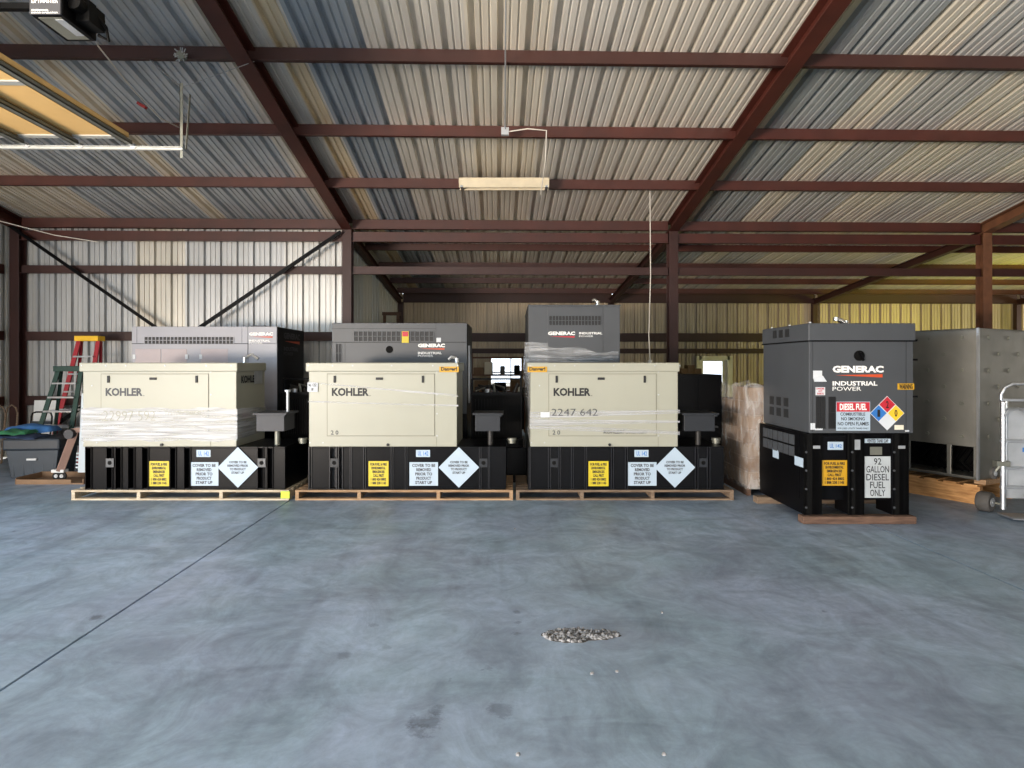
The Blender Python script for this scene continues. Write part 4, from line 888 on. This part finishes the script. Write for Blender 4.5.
def wheel(parent, c0, axis, r, w_, m='tyre', nm='wheel'):
    p, q = Vector(c0)-Vector(axis)*w_/2, Vector(c0)+Vector(axis)*w_/2
    ax = Vector(axis)
    c = MB(); c.tube([p, p+ax*w_*.15, q-ax*w_*.15, q], [r*.88, r, r, r*.88], 24); o = c.build(nm, M[m], parent, smooth=True)
    c = MB(); c.cyl(p-ax*.006, q+ax*.006, r*.45, 18); c.cyl(p-ax*.014, q+ax*.014, r*.16, 12); c.build('hub', M['alum'], o, smooth=True)
    return o
wheel(t, (W*.55, -.12, .125), (.9, -.3, 0), .125, .06); wheel(t, (W+.06, .12, .125), (1, 0, 0), .125, .06)
wheel(t, (-.07, .04, Zt(474)), (.5, -.85, 0), .065, .03, 'tyreg'); c = MB(); c.bar((-.07, .05, Zt(474)), (.0, .02, Zt(463)), .05, .02); c.box(-.08, -.03, Zt(466), .06, .05, Zt(461)); c.build('fork', M['strut'], t)
a = P(987, 505, 7.25); t = thing('caster_wheel', 'fat grey dusty wheel lying beside the hand truck', 'wheel', (a.x-.02, a.y, 0), 0)
wheel(t, (0, 0, .115), (.5, -.866, 0), .115, .14, 'tyreg')
c = MB(); c.cyl((0.05, -.08, .115), (.11, -.18, .1), .014, 8); c.build('axle', M['strut'], t)

# ------------------------------------------------------------------ left corner clutter
def stepladder(label, apex, foot, width, h, railm, capm, steps, lean, depth=.5):
    """front faces the camera; apex z = h"""
    t = thing('stepladder', label, 'ladder', apex, TH)
    wt, wbm = width*.62, width
    for s in (-1, 1):
        MB().bar((s*wt/2, 0, h), (s*wbm/2+lean, -.25, .0), .075, .03, up=Vector((0, 1, 0))).build('rail', railm, t, .003)
        MB().bar((s*wt/2, .06, h-.03), (s*wbm*.48+lean*.8, .22, .0), .05, .025, up=Vector((0, 1, 0))).build('rear_leg', railm, t, .003)
    for i in range(steps):
        f_ = (i+1)/(steps+1); z = h*(1-f_); w_ = wt+(wbm-wt)*f_; x = lean*f_; y = -.25*f_
        MB().box(x-w_/2+.01, y-.07, z-.012, x+w_/2-.01, y+.03, z+.016).build('step', M['alu'], t, .002)
    MB().box(-wt/2-.04, -.08, h-.03, wt/2+.04, .12, h+.06).build('top_cap', capm, t, .008)
    return t
a = P(89, 336, 11.0); stepladder('tall red fibreglass stepladder with yellow top cap behind the leftmost cream generator', (a.x, a.y, 0), 0, .55, a.z-.06, M['lred'], M['lyel'], 6, -.28)
a = P(80, 366, 10.7); stepladder('green fibreglass stepladder with silver steps in front of the red one', (a.x, a.y-.25, 0), 0, .62, a.z-.06, M['lgreen'], M['lgreen'], 6, -.22)
# white foam board standing
a = P(77, 470, 8.9); t = thing('foam_board', 'tall narrow white foam board leaning beside the leftmost cream generator', 'board', (a.x, a.y, .0), TH)
c = MB(); T = Matrix.Rotation(R(-4), 4, 'X'); c.box(0, 0, .16, .16, .05, 1.3, T=T)
for i in range(5): c.box(-.035, .0, .22+i*.05, .0, .05, .245+i*.05, T=T)
c.build('board', M['styro'], t, .006)
# tan post with caster
a = P(60, 476, 9.0); t = thing('post_stand', 'pinkish tan steel post on a caster with a side arm, left of the cream generator', 'stand', (a.x, a.y, 0), TH)
c = MB(); c.bar((-.0, 0, .16), (.14, .1, .72), .1, .1); c.build('post', M['tan'], t, .006)
c = MB(); c.bar((.12, .1, .74), (.34, .1, .77), .07, .07); c.build('arm', M['tan'], t, .006)
c = MB(); c.cyl((.12, .0, .70), (.12, .16, .70), .07, 16); c.build('joint', M['inkg'], t); c = MB(); c.box(-.1, -.04, .15, .08, .06, .19); c.build('base_plate', M['board'], t)
for x in (-.03, .05): wheel(t, (x, -.02, .1), (0, 1, 0), .058, .035)
# brown board / flat carton tray on the floor
a = P(15, 484, 8.85); t = thing('cardboard_tray', 'flat brown cardboard tray on the floor beside the left pallet', 'tray', (a.x, a.y, 0), TH)
c = MB(); c.box(0, 0, 0, .98, .5, .02); c.box(0, 0, .02, .80, .015, .07); c.box(0, .485, .02, .98, .5, .1); c.box(.965, 0, .02, .98, .5, .08)
c.prism([(0, .02), (0, .06), (.015, .1), (.02, .02)], lambda p, q: (p, 0, q), lambda p, q: (p, .5, q)); c.build('tray', M['card2'], t, .002)
# tote with tarps
a = P(7, 477, 9.3); t = thing('storage_tote', 'charcoal plastic tote with dark lid in the left corner', 'tote', (a.x, a.y, 0), TH+.1)
c = MB(); c.prism([(.04, 0), (.66, 0), (.72, .42), (-.02, .42)], lambda p, q: (p, .0+(.42-q)*.06, q), lambda p, q: (p, .5, q))
for i in range(5): c.box(.06+i*.14, -.008+.02, .03, .09+i*.14, .03, .40)
c.build('body', M['tote'], t, .012)
MB().box(-.05, -.04, .42, .76, .54, .60).build('lid', M['totel'], t, .03); MB().box(.28, -.02, .27, .42, .012, .3).build('handle', M['white'], t, .004)
def cloth(name, label, m, loc, L_, Wd, th, drop, seed):
    r = random.Random(seed); n, q = 22, 12; c = MB(); vs = []
    for j in range(q+1):
        for i in range(n+1):
            u, v = i/n, j/q; x = (u-.5)*L_*(1-.12*abs(v-.5)); y = (v-.5)*Wd*(1-.1*math.sin(u*6)); ed = min(u, 1-u, v, 1-v)
            z = th*(1-math.exp(-ed*14)) + .012*math.sin(u*11+seed)+.01*math.sin(v*9+u*5)
            vs.append((x, y, z))
    b = len(vs); vs += [(x, y, -.0) for x, y, z in vs]
    fs = [(j*(n+1)+i, j*(n+1)+i+1, (j+1)*(n+1)+i+1, (j+1)*(n+1)+i) for j in range(q) for i in range(n)]
    fs += [tuple(b+k_ for k_ in reversed(f)) for f in fs]
    per = [i for i in range(n+1)]+[j*(n+1)+n for j in range(1, q+1)]+[q*(n+1)+i for i in range(n-1, -1, -1)]+[j*(n+1) for j in range(q-1, 0, -1)]
    fs += [(per[i], per[(i+1) % len(per)], b+per[(i+1) % len(per)], b+per[i]) for i in range(len(per))]
    c.add(vs, fs); o = c.build(name, m, smooth=True); o.location = loc; o.rotation_euler.z = TH+.1; return tag(o, label, 'cloth', 'folded cloths on the tote')
cb = Vector((a.x, a.y, 0)); T2 = Matrix.Rotation(TH+.1, 4, 'Z')
cloth('folded_cloth', 'navy folded blanket under the green cloth on the tote', M['navy'], cb+T2@Vector((.08, .14, .61)), .74, .42, .045, 0, 1)
cloth('folded_cloth', 'bright green crumpled cloth between the navy and blue ones', M['green'], cb+T2@Vector((.05, .12, .667)), .5, .36, .05, 0, 4)
cloth('folded_cloth', 'light blue folded tarp spread over the tote, behind the green cloth', M['blue'], cb+T2@Vector((.12, .38, .672)), .74, .26, .10, 0, 9)
# white board behind
a = P(36, 432, 11.2); c = MB(); c.box(0, 0, .0, .43, .03, 1.07); o = c.build('white_board', M['board'], bevel=.004); o.location = (a.x, a.y-.12, 0); o.rotation_euler = (R(-4), 0, TH); tag(o, 'white rectangular board leaning on the wall right of the corner column', 'board')
# dark folding chair frame
a = P(27, 434, 10.75); t = thing('folding_chair', 'black folding chair behind the tote, its looped backrest showing', 'chair', (a.x, a.y, 0), TH)
c = MB(); c.tube([(0, 0, .02), (0, .1, .8), (.02, .1, .86), (.08, .1, .88), (.28, .1, .88), (.34, .1, .86), (.36, .1, .8), (.36, 0, .02)], .014, 8); c.build('frame', M['black'], t, smooth=True)
MB().box(.0, .08, .55, .36, .11, .72).build('backrest', M['totel'], t, .006); MB().box(.0, -.3, .42, .36, .08, .45).build('seat', M['totel'], t, .006)
for x in (0, .36): MB().cyl((x, .06, .45), (x, -.32, .0), .012, 8).build('leg', M['black'], t)
for n_, (x, y) in enumerate(((-8.75, 10.9), (-8.62, 10.9))):
    c = MB(); c.tube([(0, 0, .0), (0, .1, .85), (.03, .1, .95), (.1, .1, 1.0), (.17, .1, .95), (.2, .1, .85), (.2, .0, .0)], .014, 8); o = c.build('bent_tube_frame', M['woodd'], smooth=True); o.location = (x, y+.1*n_, 0)
    tag(o, ['pale bent tube hoop at the very left by the corner column', 'pale bent tube hoop just right of the first one in the corner'][n_], 'tube frame', 'bent tube hoops')

# ------------------------------------------------------------------ spalled patch in the floor
D = 3.93; a = P(581, 635, D); r = random.Random(3); c = MB(); ch_ = MB()
def blob(mb, x, y, s, h):
    n = 7; a0 = r.uniform(0, 6); vs = [(x+s*math.cos(a0+i*6.283/n)*r.uniform(.7, 1.1), y+s*.8*math.sin(a0+i*6.283/n)*r.uniform(.7, 1.1), 0) for i in range(n)]
    vs += [(x+(vx-x)*.7+r.uniform(-.002, .002), y+(vy-y)*.7, h*r.uniform(.6, 1)) for vx, vy, _ in vs[:n]] + [(x, y, h*1.1)]
    mb.add(vs, [(i, (i+1) % n, n+(i+1) % n, n+i) for i in range(n)]+[(n+i, n+(i+1) % n, 2*n) for i in range(n)])
for i in range(300):
    u = r.uniform(-1, 1); hw = .105*math.sqrt(max(0, 1-u*u))*(.65 if .1 < u < .3 else 1)*(1 if u < .1 else .72)
    blob(c, u*.235, r.uniform(-1, 1)*hw + (.02 if u < 0 else -.005)*0, r.uniform(.005, .021), r.uniform(.003, .017))
o = c.build('broken_aggregate', M['stone']); o.location = (a.x, a.y, .001); tag(o, 'grey broken aggregate showing in a spalled patch of the floor', 'gravel', None, 'stuff')
vs = []
for i in range(40):
    an = i/40*6.283; u = math.cos(an); vs.append((u*.25*r.uniform(.93, 1.04), math.sin(an)*.118*r.uniform(.85, 1.05)*(1 if u < .1 else .75), .002))
ch_.add(vs+[(x, y, 0) for x, y, z in vs], [tuple(range(40))]+[(i, (i+1) % 40, 40+(i+1) % 40, 40+i) for i in range(40)]); o.parent = None
o2 = ch_.build('floor_chip', M['chip']); o2.location = (a.x, a.y, 0); struct(o2, 'dark chipped concrete around the aggregate patch', 'floor')
for i, (px, py) in enumerate(((664, 755), (518, 755), (592, 674), (617, 672), (515, 529), (662, 613))):
    D = H*F/(py-HY); p = P(px, py, D); c = MB(); blob(c, 0, 0, .012, .012); o = c.build('pebble', M['stone']); o.location = (p.x, p.y, 0)
    tag(o, 'tiny pale concrete crumb on the open floor', 'pebble', 'concrete crumbs on the floor')

# ------------------------------------------------------------------ light
def area(name, loc, target, sx, sy, power, col, spread=180):
    l = bpy.data.lights.new(name, 'AREA'); l.shape = 'RECTANGLE'; l.size = sx; l.size_y = sy; l.energy = power; l.color = col; l.spread = R(spread)
    o = bpy.data.objects.new(name, l); COL.objects.link(o); o.location = loc
    o.rotation_euler = (Vector(target)-Vector(loc)).to_track_quat('-Z', 'Y').to_euler(); return o
# daylight through the big left door, sky part and the warm bounce off the ground outside
area('daylight_left_door_sky', (XL+.05, 3.6, 2.1), (-5.5, 4.0, 0), 4.6, 3.2, 150, (.56, .77, 1.0), 120)
area('daylight_left_door_bounce', (XL+.05, 3.6, .7), (-4, 11.6, 4.8), 4.6, 1.2, 190, (1.0, .76, .52))
area('daylight_second_door_sky', (XL+.05, -5.0, 2.1), (3, 3, .8), 5.6, 3.2, 760, (.64, .83, 1.0))
area('daylight_second_door_bounce', (XL+.05, -5.0, .7), (1, 3.5, 7.4), 5.6, 1.2, 2000, (1.0, .84, .68), 110)
area('rear_bay_fill', (XR-.05, 14.9, 1.5), (4, 16.5, 2.4), 4.4, 2.8, 420, (1.0, .88, .70))  # added light out of view, brightens the rear bay
# front doorways behind the camera
for i, (x0, x1) in enumerate(FD):
    area('daylight_front_door', ((x0+x1)/2, YF+.1, 2.2), ((x0+x1)/2, 4, .8), x1-x0-.2, 3.4, [60, 180, 90][i], (.66, .83, 1.0))
    area('daylight_front_bounce', ((x0+x1)/2, YF+.1, .7), ((x0+x1)/2, -2, 5.5), x1-x0-.2, 1.2, [30, 170, 150][i], (1.0, .84, .68), 130)
area('yellow_wall_fill', (13.6, 13.4, 2.3), (10.5, 18.05, 3.2), 1.6, 2.0, 120, (1.0, .96, .03))  # added lamp out of view, turns the right of the back wall yellow

wd = bpy.data.worlds.new('world'); SC.world = wd; wd.use_nodes = True
bg = wd.node_tree.nodes['Background']; bg.inputs[0].default_value = (.78, .88, 1, 1); bg.inputs[1].default_value = 3.0

cam = bpy.data.cameras.new('camera'); cam.sensor_width = 36; cam.lens = 36*F/1024; cam.shift_y = -20/1024; cam.clip_end = 200
co = bpy.data.objects.new('camera', cam); COL.objects.link(co); co.location = (0, 0, H); co.rotation_euler = (R(90), 0, TH); SC.camera = co
SC.view_settings.view_transform = 'Standard'; SC.view_settings.look = 'None'; SC.view_settings.gamma = 1; SC.view_settings.exposure = -0.02
SC.view_settings.use_curve_mapping = False
SC.cycles.use_denoising = True; SC.cycles.max_bounces = 8; SC.cycles.diffuse_bounces = 5; SC.cycles.transparent_max_bounces = 12
